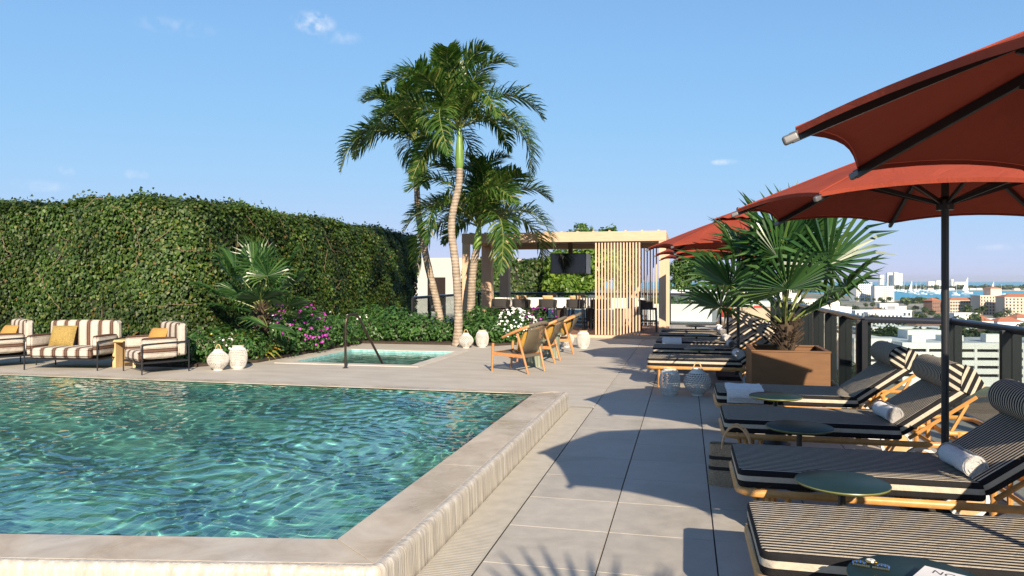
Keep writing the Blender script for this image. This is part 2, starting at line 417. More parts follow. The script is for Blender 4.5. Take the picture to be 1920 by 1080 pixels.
# ------------------------------------------------------------------ builders
class MB:
    """collects faces for ONE mesh object"""
    def __init__(s): s.v = []; s.f = []; s.mi = []; s.uv = {}
    def add(s, vs, fs, mi=0):
        o = len(s.v); s.v += [tuple(p) for p in vs]
        for f in fs: s.f.append(tuple(i + o for i in f)); s.mi.append(mi)
        return s
    def box(s, x0, x1, y0, y1, z0, z1, mi=0, mtx=None):
        vs = [Vector((x, y, z)) for z in (z0, z1) for x, y in ((x0, y0), (x1, y0), (x1, y1), (x0, y1))]
        if mtx is not None: vs = [mtx @ p for p in vs]
        return s.add(vs, [(3, 2, 1, 0), (4, 5, 6, 7), (0, 1, 5, 4), (1, 2, 6, 5), (2, 3, 7, 6), (3, 0, 4, 7)], mi)
    def bar(s, a, b, w, h, up=(0, 0, 1), mi=0):
        a = Vector(a); b = Vector(b); d = b - a; L = d.length; d.normalize()
        u = Vector(up); x = d.cross(u)
        if x.length < 1e-4: x = d.cross(Vector((0, 1, 0)))
        x.normalize(); u = x.cross(d)
        m = Matrix((( x.x, d.x, u.x, a.x), (x.y, d.y, u.y, a.y), (x.z, d.z, u.z, a.z), (0, 0, 0, 1)))
        return s.box(-w / 2, w / 2, 0, L, -h / 2, h / 2, mi, m)
    def tube(s, pts, r, n=8, mi=0, cap=True, closed=False):
        pts = [Vector(p) for p in pts]; k = len(pts)
        rs = r if isinstance(r, (list, tuple)) else [r] * k
        rings = []; prev = None
        for i, p in enumerate(pts):
            if closed: d = pts[(i + 1) % k] - pts[i - 1]
            else: d = pts[min(i + 1, k - 1)] - pts[max(i - 1, 0)]
            if d.length < 1e-9: d = Vector((0, 0, 1))
            d.normalize()
            if prev is None:
                x = d.orthogonal().normalized()
            else:
                x = prev - d * prev.dot(d)
                x = x.normalized() if x.length > 1e-6 else d.orthogonal().normalized()
            prev = x; y = d.cross(x)
            rings.append([p + (x * math.cos(2 * math.pi * j / n) + y * math.sin(2 * math.pi * j / n)) * rs[i] for j in range(n)])
        vs = [q for rg in rings for q in rg]; fs = []
        for i in range(k if closed else k - 1):
            a = i * n; b = ((i + 1) % k) * n
            for j in range(n): fs.append((a + j, a + (j + 1) % n, b + (j + 1) % n, b + j))
        if cap and not closed:
            fs.append(tuple(range(n))[::-1]); fs.append(tuple((k - 1) * n + j for j in range(n)))
        return s.add(vs, fs, mi)
    def lathe(s, prof, n=20, c=(0, 0, 0), mi=0, mtx=None):
        vs = []; fs = []
        for r, z in prof:
            for j in range(n):
                a = 2 * math.pi * j / n; p = Vector((c[0] + r * math.cos(a), c[1] + r * math.sin(a), c[2] + z))
                vs.append(mtx @ p if mtx is not None else p)
        for i in range(len(prof) - 1):
            for j in range(n): fs.append((i * n + j, i * n + (j + 1) % n, (i + 1) * n + (j + 1) % n, (i + 1) * n + j))
        if prof[0][0] > 1e-6: fs.append(tuple(range(n))[::-1])
        if prof[-1][0] > 1e-6: fs.append(tuple((len(prof) - 1) * n + j for j in range(n)))
        return s.add(vs, fs, mi)
    def prism(s, poly, z0, z1, mi=0):
        n = len(poly)
        vs = [(x, y, z0) for x, y in poly] + [(x, y, z1) for x, y in poly]
        fs = [tuple(range(n))[::-1], tuple(range(n, 2 * n))] + [(i, (i + 1) % n, n + (i + 1) % n, n + i) for i in range(n)]
        return s.add(vs, fs, mi)
    def mesh(s, name, mats, bevel=0, seg=2, smooth=False, angle=35):
        me = bpy.data.meshes.new(name)
        me.from_pydata(s.v, [], s.f)
        if not isinstance(mats, (list, tuple)): mats = [mats]
        for m in mats: me.materials.append(m)
        if len(mats) > 1:
            me.polygons.foreach_set('material_index', s.mi)
        if bevel:
            bm = bmesh.new(); bm.from_mesh(me)
            bmesh.ops.remove_doubles(bm, verts=bm.verts, dist=1e-5)
            es = [e for e in bm.edges if len(e.link_faces) == 2 and e.calc_face_angle(0) > R(angle)]
            bmesh.ops.bevel(bm, geom=es, offset=bevel, segments=seg, profile=.5, affect='EDGES', clamp_overlap=True)
            bm.to_mesh(me); bm.free()
        if smooth or bevel:
            me.polygons.foreach_set('use_smooth', [True] * len(me.polygons))
            if bevel:
                vn = [Vector((0, 0, 0)) for _ in me.vertices]
                for p in me.polygons:
                    w = p.normal * (p.area ** 2 + 1e-14)
                    for i in p.vertices: vn[i] += w
                me.normals_split_custom_set_from_vertices([(v.normalized() if v.length > 1e-30 else Vector((0, 0, 1))) for v in vn])
            else:
                me.set_sharp_from_angle(angle=R(45))
        me.update()
        return me
    def build(s, name, mats, parent=None, bevel=0, seg=2, smooth=False, loc=None):
        return ob(name, s.mesh(name, mats, bevel, seg, smooth), parent, loc)

def ob(name, me, parent=None, loc=None, rot=None, scale=None):
    o = bpy.data.objects.new(name, me); COL.objects.link(o)
    if parent is not None: o.parent = parent
    if loc is not None: o.location = loc
    if rot is not None: o.rotation_euler = rot
    if scale is not None: o.scale = scale if isinstance(scale, (tuple, list, Vector)) else (scale,) * 3
    return o

def tag(o, label=None, cat=None, group=None, kind=None):
    if label: o['label'] = label
    if cat: o['category'] = cat
    if group: o['group'] = group
    if kind: o['kind'] = kind
    return o

def thing(name, label, cat, loc=(0, 0, 0), rz=0, group=None):
    o = bpy.data.objects.new(name, None); COL.objects.link(o)
    o.empty_display_size = .1
    o.location = loc; o.rotation_euler = (0, 0, rz)
    return tag(o, label, cat, group)

def dup(root, loc=None, rz=None, label=None, group=None, scale=None):
    r = root.copy(); COL.objects.link(r)
    if loc is not None: r.location = loc
    if rz is not None: r.rotation_euler = (0, 0, rz)
    if label: r['label'] = label
    if group: r['group'] = group
    if scale is not None: r.scale = (scale,) * 3
    for ch in KIDS.get(root.name, None) or root.children:
        c = ch.copy(); COL.objects.link(c); c.parent = r
        for g in ch.children:
            d = g.copy(); COL.objects.link(d); d.parent = c
    return r
KIDS = {}

def leaves(name, pos, nrm, up, size, shape, material, jitter=0.0):
    """many leaf-shaped faces as one mesh; shape = (verts k x 3 [x across, y along, z out], faces)"""
    sv, sf = shape
    sv = np.asarray(sv, float); k = len(sv); n = len(pos)
    nrm = nrm / np.linalg.norm(nrm, axis=1, keepdims=True)
    up = up - nrm * np.sum(up * nrm, axis=1, keepdims=True)
    up /= np.maximum(np.linalg.norm(up, axis=1, keepdims=True), 1e-6)
    x = np.cross(up, nrm)
    size = np.asarray(size).reshape(-1, 1)
    V = (pos[:, None, :] + (x[:, None, :] * sv[None, :, 0:1] + up[:, None, :] * sv[None, :, 1:2] + nrm[:, None, :] * sv[None, :, 2:3]) * size[:, None, :])
    V = V.reshape(-1, 3)
    me = bpy.data.meshes.new(name)
    F = []
    me.vertices.add(len(V)); me.vertices.foreach_set('co', V.astype(np.float32).ravel())
    lens = np.array([len(f) for f in sf]); flat = np.concatenate([np.array(f) for f in sf])
    loops = (flat[None, :] + (np.arange(n) * k)[:, None]).ravel()
    me.loops.add(len(loops)); me.loops.foreach_set('vertex_index', loops.astype(np.int32))
    ls = np.tile(lens, n); st = np.concatenate([[0], np.cumsum(ls)[:-1]])
    me.polygons.add(len(ls)); me.polygons.foreach_set('loop_start', st.astype(np.int32)); me.polygons.foreach_set('loop_total', ls.astype(np.int32))
    me.update(calc_edges=True); me.validate()
    me.materials.append(material)
    return me

IVY = ([(0, 0, 0), (.42, .12, .06), (.36, .55, .05), (0, 1.0, -.10), (-.36, .55, .05), (-.42, .12, .06), (0, .45, -.04)],
       [(0, 1, 2, 6), (6, 2, 3), (0, 6, 4, 5), (6, 3, 4)])
OVAL = ([(0, 0, 0), (.26, .38, .07), (0, 1.0, -.08), (-.26, .38, .07), (0, .5, 0)], [(0, 1, 4), (1, 2, 4), (0, 4, 3), (4, 2, 3)])
PETAL = ([(-.5, 0, 0), (0, -.5, .05), (.5, 0, 0), (0, .5, .05), (0, 0, -.12)], [(0, 1, 4), (1, 2, 4), (2, 3, 4), (3, 0, 4)])

def unit(n):
    a = nrg.normal(size=(n, 3)); return a / np.linalg.norm(a, axis=1, keepdims=True)

def clump(n, radii, centre, size, up_bias=.5, shell=.35, noise_amp=.25, lobes=7):
    """leaf positions and normals spread through an uneven crown"""
    d = unit(n)
    lob = unit(lobes); amp = nrg.uniform(-.5, 1, lobes)
    bumpv = (np.maximum(d @ lob.T, 0) ** 4 * amp).sum(1)
    r = (1 - shell * nrg.random(n) ** 1.6) * (1 + noise_amp * bumpv)
    p = d * r[:, None] * np.asarray(radii) + np.asarray(centre)
    nn = d + np.array([0, 0, up_bias]) + nrg.normal(scale=.45, size=(n, 3))
    return p, nn

def bezier(p0, p1, p2, p3, n):
    out = []
    for i in range(n + 1):
        t = i / n; a = (1 - t)
        out.append(Vector(p0) * a ** 3 + Vector(p1) * 3 * a * a * t + Vector(p2) * 3 * a * t * t + Vector(p3) * t ** 3)
    return out

def set_uv(me, fn):
    """fn(co, face) -> u"""
    ul = me.uv_layers.new(name='UVMap')
    for p in me.polygons:
        for li in p.loop_indices:
            ul.data[li].uv = (fn(me.vertices[me.loops[li].vertex_index].co, p), 0)
# ================================================================== SETTING
# ---- deck
def build_deck():
    root = bpy.data.objects.new('deck', None); COL.objects.link(root); tag(root, 'pale grey tiled roof deck around the pool', None, kind='structure')
    # solid substrate, top 12 mm under the tile faces; it is what shows in the open joints
    m = MB()
    PX0, PX1, PY0, PY1 = -14.2, -1.335, 2.0, 8.60       # pool block
    SX0, SX1, SY0, SY1 = -7.05, -4.72, 12.22, 14.72     # spa opening
    z0, z1 = -1.6, -.012
    def sub(x0, x1, y0, y1): m.box(x0, x1, y0, y1, z0, z1)
    sub(PX1, 3.05, -6, 9.30); sub(PX1, 2.12, 9.30, 26.2); sub(2.12, 2.95, 18.7, 26.2)
    m.build('substrate', M['joint_dark'], root)
    s = MB()
    # continuous pale deck round the far side of the pool and the spa
    def slab(x0, x1, y0, y1): s.box(x0, x1, y0, y1, -1.6, 0)
    slab(-22, -1.34, 8.55, SY0); slab(-22, SX0, SY0, SY1); slab(SX1, -1.34, SY0, SY1); slab(-22, -1.34, SY1, 26.2); slab(-1.339, -1.064, 8.742, 26.2); slab(-22, -14.2, -2, 8.55)
    s.build('slab', M['slab'], root)
    # tiles 0.61 m, dark open joints lengthwise, pale grout across
    W = .61; xs = [-1.06 + W * i for i in range(0, 12)]
    ys = [3.79 + W * (j - 9) for j in range(0, 48)]
    tm = MB().box(-W / 2 + .004, W / 2 - .004, -W / 2 + .0025, W / 2 - .0025, -.025, 0).mesh('tile', M['tile'], .0015, 1)
    far = MB(); grout = MB(); cnt = 0
    strip = [(-1.335, -1.06)] + [(x, x + W) for x in xs]
    for x in xs:
        for y in ys:
            cx, cy = x + W / 2, y + W / 2
            lim = 3.05 if cy < 9.3 else (2.12 if cy < 18.7 else 2.95)
            if cx + W / 2 > lim + .3: continue
            vis = cy > 2.4 and cy < 13.5 and cx + W / 2 <= lim
            if vis and cnt < 300:
                ob('tile', tm, root, (cx, cy, 0)); cnt += 1
            else:
                x1 = min(cx + W / 2 - .004, lim)
                far.box(cx - W / 2 + .004, x1, cy - W / 2 + .0025, cy + W / 2 - .0025, -.025, 0)
            grout.box(cx - W / 2 + .004, min(cx + W / 2 - .004, lim), y - .0025, y + .0025, -.02, -.002)
    tag(far.build('tile_field', M['tile'], root), kind='stuff')
    tag(grout.build('grout', M['joint_light'], root), kind='stuff')
    # slotted overflow drain along the pool wall
    g = MB(); y = 2.4
    while y < 8.62:
        g.box(-1.333, -1.064, y, y + .0165, -.03, 0); y += .0225
    g.box(-1.333, -1.318, 2.4, 8.62, -.03, -.001); g.box(-1.079, -1.064, 2.4, 8.62, -.03, -.001)
    g.box(-1.205, -1.19, 2.4, 8.62, -.03, -.004)
    tag(g.build('drain_grate', M['grate'], root), kind='stuff')
    # wide end grate across the head of the channel
    ge = MB(); x = -1.33
    while x < -1.07:
        ge.box(x, x + .012, 8.625, 8.74, -.02, .001); x += .02
    tag(ge.build('drain_end', M['grate'], root), kind='stuff')
    return root
build_deck()

# ---- pool: basin, coping, water
NX0, NY0 = -1.72, 3.43            # inner near corner
SKEW = .1907                      # the near side runs a little askew
def near_y(x): return NY0 + SKEW * (x - NX0)
def build_pool():
    root = bpy.data.objects.new('pool', None); COL.objects.link(root)
    tag(root, 'raised swimming pool with wet stone coping and green water', None, kind='structure')
    XL = -14.0
    zt = .19
    # lining
    m = MB()
    # the basin runs on under the thin coping to the outer wall
    bx, dn_ = NX0 + .355, .345
    a = (bx, near_y(bx) - dn_); b = (bx, 8.545); c = (XL, 8.545); d = (XL, near_y(XL) - dn_)
    q = [a, b, c, d]
    zf = -.18
    m.add([(x, y, zf) for x, y in q], [(0, 1, 2, 3)])
    for i in (1, 2):
        p, r = q[i], q[(i + 1) % 4]
        m.add([(p[0], p[1], zf), (r[0], r[1], zf), (r[0], r[1], .17), (p[0], p[1], .17)], [(3, 2, 1, 0)])
    lin = m.build('lining', M['mosaic'], root)
    # coping stones: right side, near side, far side, each stone its own piece
    def stone(poly, nm='coping_stone', lip=None):
        mb = MB().prism(poly, .1822, zt)
        return mb.build(nm, M['coping'], root, bevel=.002)
    g = .0012
    cw = .315
    ys = [NY0 + .02, 5.0, 6.6, 8.36]
    xo = NX0 + cw
    for i in range(3):
        y0, y1 = ys[i] + g, ys[i + 1] - g
        if i == 0: poly = [(NX0, NY0), (xo, 3.172), (xo, y1), (NX0, y1)]
        elif i == 2: poly = [(NX0, y0), (xo, y0), (xo, 8.56), (NX0, 8.36)]
        else: poly = [(NX0, y0), (xo, y0), (xo, y1), (NX0, y1)]
        stone(poly)
    nx = [NX0, -2.75, -4.1, -5.6, -7.2, -9, -11, XL]
    for i in range(len(nx) - 1):
        x1, x0 = nx[i] - (g if i else 0), nx[i + 1] + g
        dn = .322
        if i == 0: poly = [(x0, near_y(x0)), (x0, near_y(x0) - dn), (xo - .004, 3.168), (NX0 - .003, NY0 - .003)]
        else: poly = [(x0, near_y(x0)), (x0, near_y(x0) - dn), (x1, near_y(x1) - dn), (x1, near_y(x1))]
        stone(poly)
    fx = [NX0, -3.6, -5.4, -7.2, -9, -10.8, -12.6, XL]
    for i in range(len(fx) - 1):
        x1, x0 = fx[i] - (0.003 if i == 0 else g), fx[i + 1] + g
        poly = [(x0, 8.36), (x1, 8.363), (x1 + (.20 if i == 0 else 0), 8.56), (x0, 8.56)]
        stone(poly)
    # outer wall with a rounded, overflowing lip: profile swept round right side, corner and near side
    path = [(xo, 8.555), (xo, NY0 - .235)]
    k = 8
    # corner rounding then along the skewed near side
    p_end = (-14.0, near_y(-14.0) - .24)
    c0 = Vector((xo, NY0 - .24)); dirn = Vector((p_end[0] - xo, p_end[1] - (near_y(xo) - .24))).normalized()
    offs = []
    prof = [(-.004, .1885)]
    for i in range(9):
        a = math.pi / 2 * i / 8
        prof.append((.012 + .045 * math.sin(a), .1885 - .045 + .045 * math.cos(a) + .006 * math.sin(a * 2)))
    prof += [(.058, .10), (.062, .02), (.064, -.03)]
    w = MB()
    stations = []
    y = 8.565
    while y > NY0 - .20:
        stations.append((Vector((xo, y)), Vector((1, 0)))); y -= .04
    n0 = Vector((1, 0)); n1 = Vector((dirn.y, -dirn.x)); n1 = n1 if n1.y < 0 else -n1
    cor = Vector((xo - .02, NY0 - .245))
    a0, a1 = 0, math.atan2(n1.y, n1.x)
    for i in range(10):
        a = a0 + (a1 - a0) * i / 9
        nn = Vector((math.cos(a), math.sin(a))); stations.append((cor + nn * .02, nn))
    L = 0
    while L < 12.4:
        L += .05
        stations.append((cor + n1 * .02 + dirn * L, n1))
    np_ = len(prof)
    vs = []; fs = []
    for p, nn in stations:
        for o, z in prof:
            wob = .0035 * math.sin(37 * (p.x + p.y) + 5 * z) * (1 if o > .02 else 0)
            vs.append((p.x + nn.x * (o + wob), p.y + nn.y * (o + wob), z))
    for i in range(len(stations) - 1):
        for j in range(np_ - 1):
            a = i * np_ + j; fs.append((a, a + 1, a + np_ + 1, a + np_))
    # close the far end
    base = len(vs)
    vs += [(xo - .3, 8.565, prof[0][1]), (xo - .3, 8.565, -.03)]
    fs.append(tuple(range(np_)) [::-1] + (base, base + 1))
    w.add(vs, fs)
    w.build('overflow_wall', M['poolwall'], root, smooth=True)
    return root
build_pool()

WAVES = []
for i in range(40):
    lam = .105 * (1.027 ** i)
    k = 2 * math.pi / lam
    a = R(205) + rnd.uniform(0, 6.283)
    WAVES.append((k * math.cos(a), k * math.sin(a), rnd.uniform(0, 6.28), .00068 * (lam / .35) ** 1.0))
def wave_h(X, Y, amp=1.0):
    # lightly bent phase makes the pattern irregular
    u = X + .10 * np.sin(2.1 * Y + .7) + .07 * np.sin(4.3 * X - 1.9 * Y); v = Y + .09 * np.sin(2.7 * X + 1.1) + .06 * np.sin(5.1 * Y + 2.2 * X)
    h = np.zeros_like(X)
    for kx, ky, ph, a in WAVES:
        s = np.sin(kx * u + ky * v + ph)
        h += a * s
    return h * amp
def water_sheet(name, x0, x1, yn, yf, z, nxv, nyv, amp, material):
    xs = np.linspace(x0, x1, nxv); t = np.linspace(0, 1, nyv)
    X, T = np.meshgrid(xs, t, indexing='xy')
    Y0 = np.array([yn(x) for x in xs])[None, :]
    Y = Y0 + (yf - Y0) * T
    Z = z + wave_h(X, Y, amp)
    V = np.stack([X, Y, Z], -1).reshape(-1, 3).astype(np.float32)
    me = bpy.data.meshes.new(name)
    me.vertices.add(len(V)); me.vertices.foreach_set('co', V.ravel())
    i = np.arange(nyv - 1)[:, None] * nxv + np.arange(nxv - 1)[None, :]
    q = np.stack([i, i + 1, i + nxv + 1, i + nxv], -1).reshape(-1, 4)
    me.loops.add(q.size); me.loops.foreach_set('vertex_index', q.ravel().astype(np.int32))
    me.polygons.add(len(q)); me.polygons.foreach_set('loop_start', (np.arange(len(q)) * 4).astype(np.int32)); me.polygons.foreach_set('loop_total', np.full(len(q), 4, np.int32))
    me.polygons.foreach_set('use_smooth', np.ones(len(q), bool))
    me.update(calc_edges=True); me.materials.append(material)
    o = ob(name, me)
    return o
pw = water_sheet('pool_water', -11.6, NX0 + .35, lambda x: near_y(x) - .335, 8.54, .1745, 1000, 560, 1.0, M['water'])
tag(pw, 'rippled green and blue water in the swimming pool', None, kind='structure')

# ---- spa set flush in the deck
def build_spa():
    root = bpy.data.objects.new('spa', None); COL.objects.link(root)
    tag(root, 'small square spa pool sunk in the deck beside the planting', None, kind='structure')
    X0, X1, Y0, Y1 = -7.05, -4.72, 12.22, 14.72
    m = MB(); zf = -.75
    for (a, b, c, d) in (((X0, Y0), (X1, Y0), (X1, Y1), (X0, Y1)),):
        m.add([(*a, zf), (*b, zf), (*c, zf), (*d, zf)], [(0, 1, 2, 3)])
    q = [(X0 + .002, Y0 + .002), (X1 - .002, Y0 + .002), (X1 - .002, Y1 - .002), (X0 + .002, Y1 - .002)]
    for i in range(4):
        p, r = q[i], q[(i + 1) % 4]
        m.add([(p[0], p[1], zf), (r[0], r[1], zf), (r[0], r[1], .002), (p[0], p[1], .002)], [(0, 1, 2, 3)])
    m.box(X0 + .004, X1 - .004, Y1 - .45, Y1 - .004, zf, -.30)
    m.box(X0 + .004, X0 + .45, Y0 + .004, Y1 - .46, zf, -.30)
    m.build('lining', M['spamosaic'], root)
    e = .22
    for (x0, x1, y0, y1) in ((X0 - e, X1 + e, Y0 - e, Y0), (X0 - e, X1 + e, Y1, Y1 + e), (X0 - e, X0, Y0 + .002, Y1 - .002), (X1, X1 + e, Y0 + .002, Y1 - .002)):
        MB().box(x0, x1, y0, y1, -.04, .014).build('rim_stone', M['marble_rim'], root, bevel=.004)
    w = water_sheet('spa_water', X0 + .001, X1 - .001, lambda x: Y0 + .001, Y1 - .001, -.045, 170, 180, .8, M['water'])
    tag(w, 'clear blue water in the square spa', None, kind='structure')
    return w
M['marble_rim'] = mat('spa_rim_stone', (.56, .52, .45), (.45, .41, .35), 2.2, .55)
sw = build_spa()
for o in bpy.data.objects:
    if o.name.startswith('lining'): o.cycles.is_caustics_receiver = True
pw.cycles.is_caustics_caster = True
sw.cycles.is_caustics_caster = True
sun_d.cycles.is_caustics_light = True

# ---- planting bed soil
bed = MB().prism([(-9.6, 11.0), (-8.35, 11.05), (-7.6, 12.0), (-7.5, 16.25), (-4.2, 16.35), (-3.5, 17.2), (-3.9, 18.9), (-7.2, 18.9), (-9.6, 25.0)], .002, .05)
o = bed.build('planting_bed', M['soil']); tag(o, 'dark soil of the planting bed along the hedge', None, kind='structure')

# ---- terrace of the neighbouring roof beyond the back railing
o = MB().box(-16, 3.6, 26.9, 40, -2.5, -.05).build('neighbour_terrace', M['whitewall']); tag(o, kind='structure')

# ================================================================== CITY, SEA
TH = R(13.3)
def at(px, d):
    """ground position on a bearing (photo column) at a forward distance"""
    c = (px - 960) / 1380 * d
    return (-d * math.sin(TH) + c * math.cos(TH), d * math.cos(TH) + c * math.sin(TH))
GZ = -36.0
def build_land():
    r = 30000
    seg = 48
    m = MB(); m.add([(r * math.cos(2 * math.pi * i / seg), r * math.sin(2 * math.pi * i / seg), GZ - .6) for i in range(seg)], [tuple(range(seg))])
    tag(m.build('sea', M['sea']), 'blue water of the bay and the open sea to the horizon', None, kind='structure')
    # mainland: shore runs out beyond the houses
    shore = [at(300, 4200), at(900, 3800), at(1250, 3400), at(1400, 3000), at(1500, 2300), at(1590, 1900), at(1635, 1560), at(1660, 1480), at(1710, 1400), at(1770, 1330), at(1830, 1350), at(1900, 1380), at(2050, 1330), at(2600, 1500), at(4200, 1200)]
    poly = shore + [(2400, -800), (-4000, -800), (-4000, 3000)]
    m = MB().prism(poly[::-1], GZ - 3, GZ)
    tag(m.build('town_ground', M['town']), 'mixed ground of streets, yards and plots below the building', None, kind='structure')
    # long wooded island across the bay, its beach on the near side
    near = [at(1300, 3350), at(1500, 3050), at(1650, 2950), at(1760, 2880), at(1850, 2700), at(1960, 2500), at(2200, 2300), at(2900, 2000)]
    far = [at(3000, 2700), at(2300, 3100), at(1960, 3300), at(1850, 3600), at(1700, 4300), at(1300, 5200)]
    tag(MB().prism(near + far, GZ - 2, GZ + .8).build('island', M['sand']), 'low wooded island across the bay', None, kind='structure')
    x, y = at(1920, 170); 
    d = [at(1780, 172), at(1830, 240), at(2200, 240), at(2200, 150)]
    tag(MB().prism(d, GZ, GZ + .05).build('dirt_lot', M['dirt']), 'bare brown dirt lot beside the parking garage', None, kind='structure')
    rd = [at(1500, 160), at(1560, 225), at(2200, 252), at(2200, 242), at(1580, 215), at(1520, 155)]
    tag(MB().prism(rd[::-1], GZ, GZ + .06).build('road', M['asphalt']), 'road running past the parking garage', None, kind='structure')
build_land()
# ---------------------------------------------------------------- hedge
def build_hedge(name, label, path, h, thick, density, size, vines=0, topwob=.10, close_end=True):
    """path: list of (x,y) along the visible face; outward normal is to the right-hand side seen along the path"""
    root = thing(name, label, 'hedge')
    pts = []
    for i in range(len(path) - 1):
        a = Vector(path[i]); b = Vector(path[i + 1]); L = (b - a).length; n = max(1, int(L / .25))
        for k in range(n): pts.append(a.lerp(b, k / n))
    pts.append(Vector(path[-1]))
    # tangents / normals
    T = []
    for i in range(len(pts)):
        d = pts[min(i + 1, len(pts) - 1)] - pts[max(i - 1, 0)]; d.normalize(); T.append(d)
    N = [Vector((d.y, -d.x)) for d in T]
    core = MB(); k = 6
    vs = []; fs = []
    for p, n in zip(pts, N):
        prof = [(-.10, 0), (-.10, h - .25), (-.30, h - .08), (-thick + .2, h - .08), (-thick, h - .2), (-thick, 0)]
        vs += [(p.x + n.x * o, p.y + n.y * o, z) for o, z in prof]
    for i in range(len(pts) - 1):
        for j in range(k - 1): fs.append((i * k + j, (i + 1) * k + j, (i + 1) * k + j + 1, i * k + j + 1))
    fs.append(tuple(range(k))); fs.append(tuple((len(pts) - 1) * k + j for j in range(k))[::-1])
    core.add(vs, fs); core.build('hedge_core', M['ivycore'], root)
    # leaves over face and top
    cum = [0]
    for i in range(1, len(pts)): cum.append(cum[-1] + (pts[i] - pts[i - 1]).length)
    Ltot = cum[-1]
    cx = np.array([p.x for p in pts]); cy = np.array([p.y for p in pts]); nx = np.array([n.x for n in N]); ny = np.array([n.y for n in N]); cs = np.array(cum)
    def sample(n, s, z, off):
        px = np.interp(s, cs, cx); py = np.interp(s, cs, cy); ax = np.interp(s, cs, nx); ay = np.interp(s, cs, ny)
        return np.stack([px + ax * off, py + ay * off, z], -1), np.stack([ax, ay, np.zeros_like(ax)], -1)
    def undul(s, z): return .07 * np.sin(1.3 * s + 1.1 * z) + .05 * np.sin(3.1 * s - 2.3 * z + 1) + .035 * np.sin(6.3 * s + 5.1 * z)
    def topz(s): return h + topwob * (.5 * np.sin(1.7 * s) + .35 * np.sin(4.3 * s + 1) + .3 * np.sin(9.1 * s + 2))
    nf = int(Ltot * h * density)
    s = nrg.random(nf) * Ltot; z = nrg.random(nf) * topz(s)
    rr = np.clip((z - (h - .3)) / .3, 0, 1)
    off = undul(s, z) + nrg.normal(scale=.045, size=nf) - .16 * rr ** 2
    P, Nn = sample(nf, s, z, off)
    Nn = Nn + nrg.normal(scale=.42, size=(nf, 3)) + np.array([0, 0, .30]); Nn[:, 2] += rr * .8
    up = np.stack([nrg.normal(scale=.5, size=nf), nrg.normal(scale=.5, size=nf), -np.ones(nf)], -1)
    nt_ = int(Ltot * thick * density * .9)
    s2 = nrg.random(nt_) * Ltot; o2 = -thick * nrg.random(nt_); z2 = topz(s2) - .02 + nrg.normal(scale=.05, size=nt_) - .10 * np.clip(1 - (-o2) / .35, 0, 1)
    P2, N2 = sample(nt_, s2, z2, o2)
    N2 = N2 * .25 + np.array([0, 0, 1.0]) + nrg.normal(scale=.5, size=(nt_, 3)); up2 = unit(nt_)
    # sprigs standing above the top
    ns = int(Ltot * 26); s3 = nrg.random(ns) * Ltot; o3 = -thick * .5 * nrg.random(ns); z3 = topz(s3) + np.abs(nrg.normal(scale=.07, size=ns))
    P3, N3 = sample(ns, s3, z3, o3); N3 = N3 + nrg.normal(scale=.8, size=(ns, 3)); up3 = unit(ns) + np.array([0, 0, .8])
    # near end cap of the hedge
    Pe, Ne, upe = [], [], []
    if close_end:
        ne = int(thick * h * density)
        p, t = pts[-1], T[-1]; n = N[-1]
        o = -thick * nrg.random(ne); zz = nrg.random(ne) * h
        q = np.stack([p.x + n.x * o + t.x * nrg.normal(scale=.05, size=ne), p.y + n.y * o + t.y * nrg.normal(scale=.05, size=ne), zz], -1)
        Pe.append(q); Ne.append(np.tile([t.x, t.y, .2], (ne, 1)) + nrg.normal(scale=.4, size=(ne, 3))); upe.append(np.tile([0, 0, -1.], (ne, 1)) + nrg.normal(scale=.4, size=(ne, 3)))
    PP = np.concatenate([P, P2, P3] + Pe); NN = np.concatenate([Nn, N2, N3] + Ne); UU = np.concatenate([up, up2, up3] + upe)
    sz = size * nrg.uniform(.6, 1.25, len(PP))
    me = leaves('ivy_leaves', PP, NN, UU, sz, IVY, M['ivy'])
    tag(ob('ivy_leaves', me, root), kind='stuff')
    if vines:
        for i in range(vines):
            s0 = rnd.random() * Ltot * .75; z0 = rnd.uniform(.6, h - .1); q = []
            ang = rnd.uniform(-.9, .9) - (math.pi / 2 if rnd.random() < .55 else 0)
            ds, dz = math.cos(ang) * .09, math.sin(ang) * .09
            for k2 in range(rnd.randint(6, 14)):
                Pq, Nq = sample(1, np.array([s0]), np.array([z0]), np.array([.07 + undul(s0, z0)]))
                q.append(tuple(Pq[0])); s0 = min(max(s0 + ds + rnd.gauss(0, .02), 0), Ltot); z0 = min(max(z0 + dz + rnd.gauss(0, .03), .1), h)
            MB().tube(q, [.007] * (len(q) - 1) + [.002], 5).build('vine_stem', M['vine'], root)
    return root
arc = [(-9.42 - 1.1 + 1.1 * math.sin(a), 12.42 + 1.1 - 1.1 * math.cos(a)) for a in [R(x) for x in range(0, 91, 15)]]
build_hedge('ivy_hedge', 'tall dense ivy covered wall rising behind the striped sofas', [(-19.5, 12.55)] + arc + [(-9.40, 24.9)], 3.12, 1.5, 1400, .068, vines=50)
build_hedge('ivy_hedge', 'smaller square ivy hedge behind the bar under the pergola', [(-9.3, 30.2), (-6.0, 30.2), (-5.75, 31.6)], 2.3, 1.0, 420, .12, topwob=.05)

